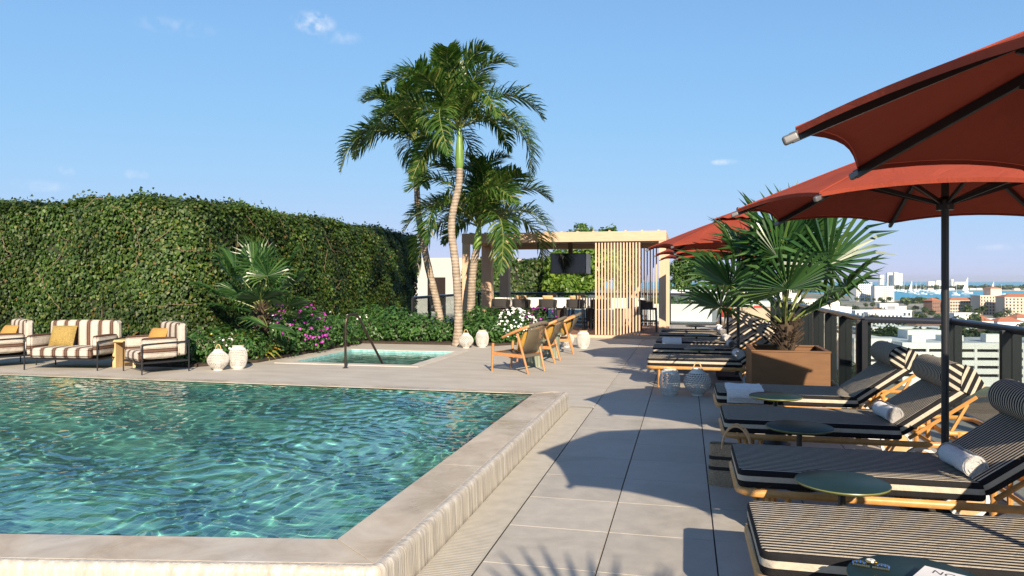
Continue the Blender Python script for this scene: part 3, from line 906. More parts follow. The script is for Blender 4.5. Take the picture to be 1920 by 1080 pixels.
# ---------------------------------------------------------------- palms
def frond_mesh(L, droop, seed, nl=84, leaf=.60):
    """feather frond along +X, arching over; returns mesh with leaflets and rachis"""
    rg = random.Random(seed)
    P = bezier((0, 0, 0), (L * .42, 0, L * .22), (L * (.86 + .02 * droop), 0, L * (.30 - .16 * droop)), (L * (.98 - .10 * droop), 0, L * (.05 - .50 * droop)), 24)
    m = MB()
    m.tube(P, [.022 * (1 - i / 26) + .003 for i in range(len(P))], 5, 1)
    for i in range(nl):
        t = .10 + .90 * (i / (nl - 1)); f = t * 24; k = min(int(f), 23); p = P[k].lerp(P[k + 1], f - k)
        d = (P[min(k + 1, 24)] - P[max(k - 1, 0)]).normalized()
        side = Vector((0, 1, 0)); up = side.cross(d) * -1
        if up.z < 0 and abs(d.z) < .98: up = -up
        ll = leaf * (math.sin(math.pi * min(1, t * .86 + .12)) ** .6) * rg.uniform(.88, 1.1) * (1.0 if t < .92 else .8)
        for sgn in (-1, 1):
            lift = rg.uniform(-.25, 1.0)
            v = (side * sgn * 1.0 + d * (.55 + .6 * t) + up * lift).normalized()
            w = .020 * rg.uniform(.85, 1.15)
            x = v.cross(up).normalized() * w
            a = p; b = p + v * ll * .45; sag = rg.uniform(.1, .45); c = p + v * ll * .78 + Vector((0, 0, -.4 * sag * ll)); e = p + v * ll * .97 + Vector((0, 0, -sag * ll))
            m.add([a - x * .5, a + x * .5, b + x, b - x, c + x * .75, c - x * .75, e], [(0, 1, 2, 3), (3, 2, 4, 5), (5, 4, 6)], 0)
    return m.mesh('frond', [M['palm'], M['rachis']])
FRONDS = [frond_mesh(2.05, .55, 1), frond_mesh(2.1, .95, 2), frond_mesh(1.95, .25, 3), frond_mesh(2.0, 1.25, 4), frond_mesh(1.9, .75, 5)]

def feather_palm(label, trunk_pts, r0, r1, shaft_len, nfr, seed, scale=1.0, spread=1.0, bias=None):
    base = Vector(trunk_pts[0])
    root = thing('palm_tree', label, 'palm tree', tuple(base), group='feather palms by the spa')
    loc = [Vector(p) - base for p in trunk_pts]
    # smooth the trunk line
    pts = []
    for i in range(len(loc) - 1):
        p0 = loc[max(i - 1, 0)]; p1 = loc[i]; p2 = loc[i + 1]; p3 = loc[min(i + 2, len(loc) - 1)]
        for k in range(8):
            t = k / 8
            pts.append(.5 * ((2 * p1) + (p2 - p0) * t + (2 * p0 - 5 * p1 + 4 * p2 - p3) * t * t + (3 * p1 - p0 - 3 * p2 + p3) * t ** 3))
    pts.append(loc[-1])
    n = len(pts)
    rs = [r0 + (r1 - r0) * (i / (n - 1)) + .03 * math.exp(-i / 3) + .0035 * math.sin(i * 2.2) for i in range(n)]
    MB().tube(pts, rs, 12).build('trunk', M['trunk'], root, smooth=True)
    d = (pts[-1] - pts[-3]).normalized(); top = pts[-1]
    d = (d + Vector((0, 0, .6))).normalized()
    sh = [top + d * shaft_len * t for t in (-.03, .05, .25, .5, .8, 1.0, 1.1)]
    MB().tube(sh, [r1 * f for f in (1.0, 1.25, 1.3, 1.12, .8, .55, .3)], 10).build('crownshaft', M['crownshaft'], root, smooth=True)
    rg = random.Random(seed)
    hub = top + d * shaft_len * .98
    for i in range(nfr):
        az = i * 2.39996 + rg.uniform(-.25, .25)
        if bias is not None and rg.random() < .35: az = bias + rg.gauss(0, .7)
        t = i / (nfr - 1)
        pitch = R(-80 + 82 * (t ** .8)) * spread + R(rg.uniform(-7, 7))   # negative = up
        me = FRONDS[(2 if t < .25 else (0 if t < .45 else (4 if t < .6 else (1 if t < .85 else 3))))]
        f = ob('frond', me, root, hub + Vector((0, 0, .02 - .05 * t)), (rg.uniform(-.5, .5), pitch * .9, az), scale * rg.uniform(.86, 1.08))
    return root
feather_palm('tallest palm with bright green crownshaft, centre of the three by the spa', [(-5.13, 16.2, 0), (-5.10, 16.22, .7), (-5.16, 16.2, 1.8), (-5.28, 16.25, 2.8), (-5.12, 16.3, 3.7), (-5.10, 16.3, 4.12)], .10, .076, .95, 17, 3, 1.0)
feather_palm('tall palm leaning left, its crown hanging over the hedge end', [(-6.20, 18.3, 0), (-6.32, 18.3, .8), (-6.62, 18.3, 2.0), (-6.85, 18.3, 3.2), (-6.92, 18.3, 4.35)], .105, .076, .85, 15, 8, .96, bias=R(200))
feather_palm('shortest palm with grey trunk, its crown in front of the pergola', [(-5.35, 18.0, 0), (-5.33, 18.0, .8), (-5.28, 18.0, 1.7), (-5.18, 18.0, 2.30)], .112, .088, .6, 19, 21, 1.03)

def fan_leaf_mesh(seed, rad=.62, n=27, span=R(290), yellow=False, pet=.80):
    rg = random.Random(seed)
    m = MB()
    P = bezier((0, 0, 0), (pet * .35, 0, .02), (pet * .7, 0, .0), (pet, 0, -.05), 8)
    m.tube(P, [.013 - .006 * i / 8 for i in range(9)], 5, 1)
    c = P[-1]
    for i in range(n):
        a = -span / 2 + span * i / (n - 1)
        L = rad * (1.0 - .22 * abs(a / (span / 2)) ** 2) * rg.uniform(.93, 1.07)
        # blade tilts: fan plane is X-Y, gently cupped, tips droop
        v = Vector((math.cos(a), math.sin(a), .22)); v.normalize()
        x = Vector((-math.sin(a), math.cos(a), 0)) * (.0235 * rad / .62)
        z = Vector((0, 0, 1)); dr = rg.uniform(.10, .30)
        q1 = c + v * L * .38; q2 = c + v * L * .72 - z * .05 * L * dr * 2; q3 = c + v * L - z * L * dr
        fold = z * .014
        m.add([c, q1 - x * .75 + fold, q1 - fold, q1 + x * .75 + fold, q2 - x * .8 + fold * .7, q2 - fold, q2 + x * .8 + fold * .7, q3],
              [(0, 2, 1), (0, 3, 2), (1, 2, 5, 4), (2, 3, 6, 5), (4, 5, 7), (5, 6, 7)], 0)
    return m.mesh('leaf', [M['fanyellow'] if yellow else M['fan'], M['rachis']])
FANS = [fan_leaf_mesh(1), fan_leaf_mesh(2, .58, 24), fan_leaf_mesh(3, .66, 28, R(300)), fan_leaf_mesh(4, .6, 26, R(250))]
FANY = fan_leaf_mesh(9, .50, 18, R(220), True, .30)

def fan_palm(label, loc, trunk_h, trunk_r, leaves_, seed, yellow=0, scale=1.0, name='fan_palm', pitch0=-78, pitch1=20, lean=0):
    root = thing(name, label, 'palm', loc)
    rg = random.Random(seed)
    pts = [(lean * t * t, 0, trunk_h * t) for t in (0, .2, .4, .6, .8, 1.0)]
    MB().tube(pts, [trunk_r * f for f in (1.0, 1.15, 1.1, 1.1, .95, .6)], 12).build('trunk', M['fibre'], root, smooth=True)
    st = MB()
    for i in range(150):       # old leaf bases
        a = rg.uniform(0, 6.28); z = trunk_h * rg.uniform(.05, .95); r = trunk_r * 1.0; tip = Vector((math.cos(a), math.sin(a), .9)) * rg.uniform(.04, .13)
        p = Vector((math.cos(a) * r + lean * (z / trunk_h) ** 2, math.sin(a) * r, z)); st.bar(p, p + tip, .022, .010, (math.cos(a), math.sin(a), 0))
    tag(st.build('leaf_bases', M['fibre'], root), kind='stuff')
    for i in range(leaves_):
        t = i / (leaves_ - 1); az = i * 2.39996 + rg.uniform(-.3, .3); pitch = R(pitch0 + (pitch1 - pitch0) * t ** .85 + rg.uniform(-8, 8))
        ob('leaf', FANS[i % 4], root, (lean, 0, trunk_h * (.98 - .25 * t)), (rg.uniform(-.35, .35), pitch, az), scale * rg.uniform(.9, 1.1))
    for i in range(yellow):
        az = [-2.2, -1.2, -2.8][i % 3]
        ob('leaf', FANY, root, (0, 0, trunk_h * (.5 - .06 * i)), (0, R(18 + 24 * i), az), 1.15)
    return root
fan_palm('fan palm with one yellowing leaf growing in front of the ivy wall', (-8.0, 12.75, .05), 1.05, .085, 20, 5, yellow=3, scale=.95, pitch0=-86, pitch1=16)
fan_palm('large fan palm growing from the square wooden planter', (1.22, 9.86, .60), .40, .11, 18, 14, scale=1.2, pitch0=-88, pitch1=-22)
# planter box
def planter(label, x0, x1, y0, y1, h):
    cx, cy = (x0 + x1) / 2, (y0 + y1) / 2
    root = thing('planter_box', label, 'planter', (cx, cy, 0))
    w, d = (x1 - x0) / 2, (y1 - y0) / 2; t = .035
    for a in ((-w, w, -d, -d + t), (-w, w, d - t, d)): MB().box(*a, .02, h).build('side_panel', M['ply'], root, .004)
    for a in ((-w, -w + t, -d + t + .001, d - t - .001), (w - t, w, -d + t + .001, d - t - .001)): MB().box(*a, .02, h).build('side_panel', M['ply'], root, .004)
    for a in ((-w - .008, w + .008, -d - .008, -d + .05), (-w - .008, w + .008, d - .05, d + .008)): MB().box(*a, h + .001, h + .022).build('rim', M['ply'], root, .004)
    for a in ((-w - .008, -w + .05, -d + .051, d - .051), (w - .05, w + .008, -d + .051, d - .051)): MB().box(*a, h + .001, h + .022).build('rim', M['ply'], root, .004)
    MB().box(-w + t + .002, w - t - .002, -d + t + .002, d - t - .002, .02, h - .05).build('soil', M['soil'], root)
    return root
planter('square brown wooden planter box holding the large fan palm', .78, 1.68, 9.42, 10.30, .63)
# palm in a second planter to the right of the viewer: its fronds shade the near tiles
planter('square brown wooden planter box beside the camera, outside the picture', 1.1, 1.9, -1.6, -.8, .6)
fan_palm('fan palm beside the camera whose leaves shade the nearest tiles', (1.5, -1.2, .57), .75, .12, 15, 33, scale=1.05)

# ---------------------------------------------------------------- shrubs and flowers
def shrub_mesh(n, rad, size, seed, mname='shrub'):
    global nrg
    keep = nrg; nrg = np.random.default_rng(seed)
    p, nn = clump(n, rad, (0, 0, rad[2] * .82), size, shell=.55, noise_amp=.35)
    ok = p[:, 2] > 0.01; p, nn = p[ok], nn[ok]
    up = unit(len(p)) + np.array([0, 0, .3])
    me = leaves('foliage', p, nn, up, size * nrg.uniform(.7, 1.3, len(p)), OVAL, M[mname])
    nrg = keep
    return me
SH = [shrub_mesh(620, (.50, .44, .30), .095, 1), shrub_mesh(560, (.42, .46, .26), .085, 2), shrub_mesh(760, (.55, .5, .36), .10, 3)]
SHT = shrub_mesh(1500, (.75, .65, .52), .085, 4)
def stem_mesh(h):
    m = MB(); rg = random.Random(int(h * 100))
    for i in range(7):
        a = i * .9; m.tube([(0, 0, 0), (.06 * math.cos(a), .06 * math.sin(a), h * .5), (.2 * math.cos(a), .2 * math.sin(a), h)], [.009, .007, .004], 5)
    return m.mesh('stems', M['bark'])
STEM = stem_mesh(.4)
def shrub(label, x, y, k=0, s=1.0, group='low green shrubs of the planting bed', me=None):
    root = thing('shrub', label, 'shrub', (x, y, .05), rnd.uniform(0, 6.28), group)
    tag(ob('foliage', me or SH[k % 3], root, scale=s), kind='stuff'); ob('stems', STEM, root, scale=s)
    return root
ORD = ['first', 'second', 'third', 'fourth', 'fifth', 'sixth', 'seventh', 'eighth', 'ninth', 'tenth', 'eleventh', 'twelfth', 'thirteenth', 'fourteenth', 'fifteenth', 'sixteenth']
k = 0
for i, (x, y, s) in enumerate([(-8.6, 11.45, .85), (-8.15, 11.75, .95), (-7.95, 12.15, .85), (-8.6, 12.1, 1.1), (-7.9, 12.7, .9), (-7.85, 13.3, .95), (-7.85, 13.9, 1.0), (-7.8, 14.5, .95), (-7.8, 15.1, 1.0), (-7.75, 15.7, 1.0), (-8.3, 14.2, 1.15), (-8.4, 15.2, 1.15), (-8.5, 16.2, 1.15), (-8.5, 17.4, 1.1), (-8.4, 18.8, 1.2), (-8.6, 20.2, 1.2)]):
    shrub(('front shrub' if i < 10 else 'rear shrub') + f' between ivy wall and spa, {ORD[i if i < 10 else i - 10]} counted from the lanterns by the pool', x, y, k, s, 'low shrubs along the ivy wall'); k += 1
for i, (x, y, s) in enumerate([(-7.35, 16.7, 1.05), (-6.8, 16.75, 1.05), (-6.25, 16.75, 1.05), (-5.7, 16.8, 1.0), (-7.1, 17.3, 1.2), (-6.4, 17.4, 1.2), (-5.7, 17.5, 1.15), (-5.15, 16.85, .8)]):
    shrub(('rear' if 4 <= i < 7 else 'front') + f' row shrub behind the spa at the foot of the palms, {ORD[i - 4 if 4 <= i < 7 else (4 if i == 7 else i)]} from the left', x, y, k, s, 'low shrubs behind the spa'); k += 1
for i, (x, y, s) in enumerate([(-4.55, 16.75, 1.05), (-4.15, 16.9, 1.0), (-4.75, 17.3, 1.2), (-4.2, 17.6, 1.2), (-3.85, 17.3, 1.0), (-5.0, 17.8, 1.2)]):
    shrub('low shrub at the bed end behind the teak armchairs, ' + ['front left', 'front middle', 'middle left', 'rear right', 'front right', 'rear left'][i], x, y, k, s, 'low shrubs behind the armchairs'); k += 1
def flower_bush(label, x, y, rad, nfl, material, size, leafn=900, top=False, seed=1):
    global nrg
    root = thing('flowering_bush', label, 'flowers', (x, y, .05))
    tag(ob('foliage', shrub_mesh(leafn, rad, .075, seed), root), kind='stuff'); ob('stems', STEM, root)
    keep = nrg; nrg = np.random.default_rng(seed + 50)
    p, nn = clump(nfl, (rad[0] * 1.06, rad[1] * 1.06, rad[2] * 1.12), (0, 0, rad[2] * .85), 1, shell=.12, noise_amp=.3)
    ok = p[:, 2] > (rad[2] * (.9 if top else .3)); p, nn = p[ok], nn[ok]
    nn = nn + np.array([.1, -.6, .2])
    me = leaves('flowers', p, nn, unit(len(p)), size * nrg.uniform(.7, 1.2, len(p)), PETAL, M[material])
    tag(ob('flowers', me, root), kind='stuff'); nrg = keep
    return root
flower_bush('magenta flowering bush beside the fan palm and the ivy wall', -7.95, 13.75, (.75, .8, .52), 300, 'petalp', .06, 1500, seed=4)
flower_bush('white flowering plant left of the magenta bush, under the fan palm', -8.05, 13.05, (.30, .28, .36), 110, 'petalw', .055, 350, seed=5)
flower_bush('small white and green plant behind the pair of pale lanterns', -8.0, 11.55, (.26, .22, .24), 26, 'petalw', .05, 260, top=True, seed=6)
flower_bush('small yellow flowering plant behind the pair of pale lanterns', -8.25, 11.45, (.18, .18, .26), 9, 'petaly', .05, 120, top=True, seed=7)
flower_bush('white flowering bush at the end of the bed behind the armchairs', -3.95, 16.95, (.45, .38, .42), 260, 'petalw', .065, 800, seed=8)
flower_bush('magenta flowers at the bed end between white bush and bar stools', -3.45, 17.3, (.38, .32, .42), 60, 'petalp', .06, 600, seed=9)
flower_bush('sparse white flowers in front of the far end of the ivy wall', -8.2, 17.0, (.9, 1.6, .34), 40, 'petalw', .06, 1200, top=True, seed=10)
# ---------------------------------------------------------------- railings
def railing(label, pts, posts, h=1.07, pane=1.3, post_w=.05, post_d=.05, wide=None):
    """glass railing along a polyline; posts at distances"""
    root = thing('glass_railing', label, 'railing', (pts[0][0], pts[0][1], 0))
    o = Vector((pts[0][0], pts[0][1], 0))
    P = [Vector((x, y, 0)) - o for x, y in pts]
    MB().tube([p + Vector((0, 0, h - .03)) for p in P], .040, 8).build('top_rail', M['railcap'], root, smooth=True)
    for i in range(len(P) - 1):
        a, b = P[i], P[i + 1]; d = b - a; L = d.length; d.normalize()
        n = max(1, round(L / pane))
        MB().bar(a + d * .03 + Vector((0, 0, .03)), b - d * .03 + Vector((0, 0, .03)), .05, .05).build('bottom_rail', M['black'], root)
        for k in range(n):
            p0 = a + d * (L * k / n + .03); p1 = a + d * (L * (k + 1) / n - .03)
            MB().bar(p0 + Vector((0, 0, .53)), p1 + Vector((0, 0, .53)), .012, .94).build('glass_pane', M['glass'], root)
        for k in range(n + (1 if i == len(P) - 2 else 0)):
            p = a + d * (L * k / n)
            nn = Vector((-d.y, d.x, 0))
            mb = MB(); w, dd = (wide or (post_w, post_d))
            mb.bar(p + Vector((0, 0, .0)), p + Vector((0, 0, h - .04)), w, dd, (d.x, d.y, 0))
            mb.build('post', M['black'], root, .004)
    return root
M['railcap'] = mat('rail_cap', (.022, .026, .038), rough=.28, spec=.6)
# near side: posts are flat blades set across the rail
railing('black glass railing beside the near loungers, overlooking the garage', [(2.05, 9.40), (2.93, 9.22), (3.05, 5.0), (3.05, .6)], None, pane=1.55, wide=(.17, .06))
railing('black glass railing behind the big planter, along the far loungers', [(2.05, 18.6), (2.05, 9.47)], None, pane=1.02, wide=(.16, .06))
railing('black glass railing across the back of the deck behind the bar', [(-7.25, 25.6), (2.85, 25.6)], None, pane=1.65)
railing('short black glass railing between the ivy wall and the pergola', [(-7.05, 18.4), (-7.25, 25.5)], None, pane=1.42, wide=(.05, .16))

# ---------------------------------------------------------------- umbrellas
def make_umbrella():
    root = thing('parasol', 'x', 'umbrella', (0, 0, 0), 0, 'red parasols over the loungers')
    Rr = 1.36; zt = 2.0; za = 2.50
    # canopy: eight gores, scalloped hem, slightly hollow between ribs
    m = MB(); nr = 10; na = 64
    def surf(a, t):
        seg = (a / (math.pi / 4)) % 1.0; mid = math.sin(math.pi * seg)
        r_edge = Rr * (math.cos(R(22.5)) / math.cos(R(22.5) - seg * math.pi / 4)) * (1 - .036 * mid)
        r = .09 + (r_edge - .09) * t
        z = za - (za - zt) * (r / Rr) ** 1.12 - .02 * mid * math.sin(math.pi * min(1, t * .95)) - .018 * mid * t
        return (r * math.cos(a), r * math.sin(a), z + .012)
    vs = []; fs = []
    for i in range(nr + 1):
        for j in range(na): vs.append(surf(2 * math.pi * j / na, i / nr))
    for i in range(nr):
        for j in range(na): fs.append((i * na + j, i * na + (j + 1) % na, (i + 1) * na + (j + 1) % na, (i + 1) * na + j)[::-1])
    m.add(vs, fs)
    me = m.mesh('canopy', M['canvas'], smooth=True)
    can = ob('canopy', me, root)
    # hem band
    h = MB(); vs = []; fs = []
    for j in range(na):
        x, y, z = surf(2 * math.pi * j / na, 1.0); q = 1.0005
        vs += [(x * q, y * q, z + .002), (x * q, y * q, z - .022)]
    for j in range(na): a = 2 * j; b = 2 * ((j + 1) % na); fs.append((a, b, b + 1, a + 1))
    h.add(vs, fs); h.build('hem', M['canvas'], can)
    sm = MB()
    for kx in range(8):
        a = kx * math.pi / 4; sm.tube([Vector(surf(a, i / 10)) + Vector((0, 0, .003)) for i in range(11)], .004, 5)
    tag(sm.build('seams', M['canvas'], can), kind='stuff')
    # vent cap
    c = MB(); vs = []; fs = []
    for i in range(4):
        for j in range(na):
            a = 2 * math.pi * j / na; seg = (a / (math.pi / 4)) % 1; t = i / 3; mid = math.sin(math.pi * seg)
            r = .02 + .36 * t * (math.cos(R(22.5)) / math.cos(R(22.5) - seg * math.pi / 4)); z = za + .075 - .125 * t - .012 * mid * t + .006 * math.sin(16 * a) * t
            vs.append((r * math.cos(a), r * math.sin(a), z))
    for i in range(3):
        for j in range(na): fs.append((i * na + j, i * na + (j + 1) % na, (i + 1) * na + (j + 1) % na, (i + 1) * na + j)[::-1])
    c.add(vs, fs); c.build('vent_cap', M['canvas'], root, smooth=True)
    MB().lathe([(0.0, .0), (.022, .0), (.03, .02), (.022, .05), (.0, .06)], 10, (0, 0, za + .07)).build('finial', M['black'], root, smooth=True)
    MB().lathe([(.024, .05), (.024, za + .06)], 14).build('pole', M['black'], root, smooth=True)
    MB().lathe([(.03, 0), (.055, 0), (.055, .07), (.03, .09)], 14, (0, 0, 1.98)).build('runner', M['black'], root, smooth=True)
    MB().lathe([(.03, 0), (.06, 0), (.06, .05), (.03, .06)], 14, (0, 0, za - .06)).build('hub', M['black'], root, smooth=True)
    for kx in range(8):
        a = kx * math.pi / 4; ca, sa = math.cos(a), math.sin(a)
        pr = []
        for i in range(9):
            r = .05 + (Rr + .015 - .05) * i / 8; pr.append((r * ca, r * sa, za - (za - zt) * (r / Rr) ** 1.12 - .014))
        rb = MB()
        for i in range(8): rb.bar(pr[i], pr[i + 1], .022, .034)
        rib = rb.build('rib', M['black'], root)
        e = Vector(pr[8]); d = (e - Vector(pr[7])).normalized()
        MB().bar(e - d * .025, e + d * .028, .026, .032).build('rib_cap', M['steel'] , rib, .008)
        st = MB().bar((.05 * ca, .05 * sa, 2.03), (.70 * ca, .70 * sa, za - (za - zt) * (.70 / Rr) ** 1.12 - .03), .016, .026)
        st.build('strut', M['black'], rib)
    b = MB().box(-.32, .32, -.32, .32, .005, .06); b.build('base', M['blackmatte'], root, .006)
    MB().lathe([(.045, .06), (.045, .34), (.03, .36)], 14).build('sleeve', M['blackmatte'], root, smooth=True)
    return root
UMB = [((1.72, 2.635), 'nearest red parasol, cut off by the right edge of the picture'), ((1.72, 5.565), 'second red parasol, its whole black pole standing among the near loungers'),
       ((.78, 11.80), 'frontmost of the three far red parasols, its top showing'), ((.78, 14.76), 'middle one of the three far red parasols'), ((.78, 17.72), 'hindmost of the far red parasols, nearest the pergola')]
u0 = make_umbrella()
for i, ((x, y), lb) in enumerate(UMB):
    u = u0 if i == 0 else dup(u0)
    u.location = (x, y, 0); u['label'] = lb

# ---------------------------------------------------------------- sun loungers
def cushion(L, W, H, corner=.05, name='mattress', period=.033, crown=.008):
    """padded slab 0..L along x, centred in y, z 0..H with stripes lengthwise on top and bands round the side"""
    bm = bmesh.new()
    vs = [bm.verts.new(p) for p in ((0, -W / 2, 0), (L, -W / 2, 0), (L, W / 2, 0), (0, W / 2, 0), (0, -W / 2, H), (L, -W / 2, H), (L, W / 2, H), (0, W / 2, H))]
    for f in ((3, 2, 1, 0), (4, 5, 6, 7), (0, 1, 5, 4), (1, 2, 6, 5), (2, 3, 7, 6), (3, 0, 4, 7)): bm.faces.new([vs[i] for i in f])
    ve = [e for e in bm.edges if abs(e.verts[0].co.z - e.verts[1].co.z) > H / 2]
    bmesh.ops.bevel(bm, geom=ve, offset=corner, segments=4, profile=.5, affect='EDGES')
    he = [e for e in bm.edges if abs(e.verts[0].co.z - e.verts[1].co.z) < 1e-6 and len(e.link_faces) == 2 and e.calc_face_angle(0) > 1]
    bmesh.ops.bevel(bm, geom=he, offset=.016, segments=3, profile=.5, affect='EDGES')
    me = bpy.data.meshes.new(name); bm.to_mesh(me); bm.free()
    def fn(co, p):
        if abs(p.normal.z) > .75: return co.y / period + 40.25
        return 3.0 + 1.48 * min(max(co.z / H, 0.0), 1.0)
    set_uv(me, fn)
    me.materials.append(M['lstripe'])
    me.polygons.foreach_set('use_smooth', [True] * len(me.polygons)); me.set_sharp_from_angle(angle=R(60))
    return me
LW = .76
def make_lounger():
    root = thing('sun_lounger', 'x', 'sun lounger', (0, 0, 0), 0, 'striped sun loungers')
    zf = .275
    # frame: bent pole all round
    a = LW / 2
    c = .10; q = []
    for (cx, cy, a0) in ((c, -a + c, 180), (1.72, -a, None), (1.72, a, None), (c, a - c, 90)):
        if a0 is None: q.append((cx, cy))
        else:
            for k in range(6):
                an = R(a0 + 90 * k / 5) if a0 == 180 else R(a0 + 90 * k / 5)
                q.append((cx + c * math.cos(an), cy + c * math.sin(an)))
    pts = [(x, y, zf) for x, y in [p for p in q]]
    MB().tube([(x, y, zf) for x, y in q], .0235, 8, closed=True).build('frame', M['rattan'], root, smooth=True)
    for x in (.5, 1.0, 1.5): MB().tube([(x, -a + .02, zf), (x, a - .02, zf)], .014, 6).build('cross_slat', M['rattan'], root, smooth=True)
    for sy in (-1, 1):
        for (x, y) in ((.16, sy * (a - .02)), (.27, sy * (a - .02)), (.20, sy * (a - .10))):
            MB().tube([(x, y, .0), (x, y, zf - .01)], .0185, 8).build('leg', M['rattan'], root, smooth=True)
        for (x, y) in ((1.58, sy * (a - .02)), (1.67, sy * (a - .02))):
            MB().tube([(x, y, .0), (x, y, zf + (.10 if x > 1.6 else .08))], .0185, 8).build('leg', M['rattan'], root, smooth=True)
        # wheel beside the rear legs
        mt = Matrix.Translation((1.42, sy * (a - .045), .125)) @ Matrix.Rotation(R(90), 4, 'X')
        w = MB().lathe([(.0, -.012), (.10, -.012), (.10, .012), (.0, .012)], 24, mtx=mt).build('wheel', M['tancloth'], root)
        MB().lathe([(.10, -.017), (.125, -.017), (.125, .017), (.10, .017), (.10, -.017)], 24, mtx=mt).build('tyre', M['greymetal'], w, smooth=True)
        # backrest stays and rear handle
        MB().tube([(1.58, sy * (a - .06), zf), (1.74, sy * (a - .06), .58)], .013, 6).build('stay', M['rattan'], root, smooth=True)
        MB().tube([(1.34, sy * (a - .06), zf + .03), (1.80, sy * (a - .06), .635)], .015, 6).build('back_frame', M['rattan'], root, smooth=True)
    MB().tube([(1.60, -a + .02, zf + .09), (1.90, -a + .03, zf + .09), (1.98, -a + .12, zf + .09), (1.98, a - .12, zf + .09), (1.90, a - .03, zf + .09), (1.60, a - .02, zf + .09)], .017, 8).build('rear_handle', M['rattan'], root, smooth=True)
    # mattress
    H = .105
    ob('mattress', cushion(1.30, LW - .03, H), root, (-.005, 0, zf + .022))
    # sprung backrest with rolled head cushion
    L = .68; ang = R(36)
    me = cushion(L, LW - .03, .095, name='backrest')
    mt = Matrix.Translation((1.285, 0, zf + .045)) @ Matrix.Rotation(-ang, 4, 'Y')
    me.transform(mt); ob('backrest', me, root)
    # bolster lies on the top end of the backrest
    rb = .108; bm = MB(); hw = (LW - .02) / 2; prof = []
    for k in range(5): an = R(90 * k / 4); prof.append((rb - .02 + .02 * math.sin(an), -hw + .02 - .02 * math.cos(an)))
    for k in range(21): prof.append((rb, -hw + .03 + (2 * hw - .06) * k / 20))
    for k in range(5): an = R(90 * k / 4); prof.append((rb - .02 + .02 * math.cos(an), hw - .02 + .02 * math.sin(an)))
    prof = [(0, -hw)] + prof + [(0, hw)]
    lm = Matrix.Rotation(R(-90), 4, 'X')
    bm.lathe(prof, 28, mtx=lm)
    me = bm.mesh('bolster', M['lstripe'], smooth=True)
    def fn(co, p):
        if abs(p.normal.y) > .8: return (co.x * .55 + co.z * .83) / .052 + 40
        return co.y / .033 + 40.25
    set_uv(me, fn)
    cpos = mt @ Vector((L - .115, 0, .095 + .062))
    b = ob('bolster', me, root, cpos)
    # strap wrapping the bolster to the backrest: striped woven band at each side
    for sy in (-1, 1):
        s = MB(); pr = []
        ux = Vector((math.cos(ang), 0, math.sin(ang))); uz = Vector((-math.sin(ang), 0, math.cos(ang)))
        poly = [(.0, -.155), (.125, -.155), (.135, -.02), (.105, .05), (.035, -.01), (-.03, -.085)]
        th = .006
        y0 = sy * (hw + .001); y1 = sy * (hw + .001 + th)
        vsa = [ux * x + uz * z for x, z in poly]
        nn = len(poly)
        s.add([(v.x, y0, v.z) for v in vsa] + [(v.x, y1, v.z) for v in vsa], [tuple(range(nn)), tuple(range(nn, 2 * nn))] + [(i, (i + 1) % nn, nn + (i + 1) % nn, nn + i) for i in range(nn)])
        me2 = s.mesh('woven_end', M['lstripe'])
        set_uv(me2, lambda co, p: (co.x * .92 - co.z * .39) / .05 + 40)
        ob('woven_end', me2, b)
    return root
NEARX = .30; FARX = -.53
LOUNGERS = [((NEARX, 3.50), 'nearest striped lounger at the bottom right corner, its headrest out of the picture'), ((NEARX, 4.83), 'second nearest striped lounger, large rolled towel at its backrest, straw bag beside it'),
            ((NEARX, 6.43), 'third nearest striped lounger, behind the parasol pole, with rolled towel'), ((NEARX, 7.86), 'fourth lounger from the front, folded towel on its foot, before the planter box'),
            ((FARX, 10.95), 'frontmost lounger of the far row, two openwork lanterns at its foot'), ((FARX, 12.65), 'second lounger of the far row, between two blue topped tables'),
            ((FARX, 13.95), 'third lounger of the far row, a folded white towel on its foot'), ((FARX, 15.60), 'fourth lounger of the far row'), ((FARX, 16.90), 'last lounger of the far row, nearest the pergola')]
l0 = make_lounger()
for i, ((x, y), lb) in enumerate(LOUNGERS):
    l = l0 if i == 0 else dup(l0)
    l.location = (x, y, 0); l['label'] = lb

# ---------------------------------------------------------------- round side tables
def make_table():
    root = thing('side_table', 'x', 'table', (0, 0, 0), 0, 'round side tables between the loungers')
    MB().lathe([(0, .446), (.226, .446), (.232, .443), (.232, .4425)], 40).build('table_top', M['tabletop'], root, smooth=True)
    MB().lathe([(.0, .424), (.214, .424), (.230, .430), (.2345, .438), (.2325, .4424), (.22, .443)], 40).build('rim', M['tablegreen'], root, smooth=True)
    MB().lathe([(.0, .0), (.13, .0), (.13, .015), (.11, .025), (.075, .13), (.024, .16), (.02, .20), (.02, .424)], 24).build('stem', M['tablebase'], root, smooth=True)
    return root
M['tablebase'] = mat('dark_green_base', (.022, .030, .026), rough=.35)
TBL = [((.80, 2.86), 'round dark table holding the watch and the white book'), ((.80, 4.17), 'round dark table between the nearest two loungers'), ((.80, 5.67), 'round dark table between the second and third nearest loungers'),
       ((.80, 7.13), 'round green table beside the lounger with the folded towel, before the planter'), ((.20, 11.78), 'frontmost blue topped round table of the far lounger row'), ((.20, 14.72), 'middle blue topped round table of the far lounger row'), ((.22, 17.75), 'hindmost blue topped round table of the far lounger row')]
t0_ = make_table()
for i, ((x, y), lb) in enumerate(TBL):
    t = t0_ if i == 0 else dup(t0_)
    t.location = (x, y, 0); t['label'] = lb

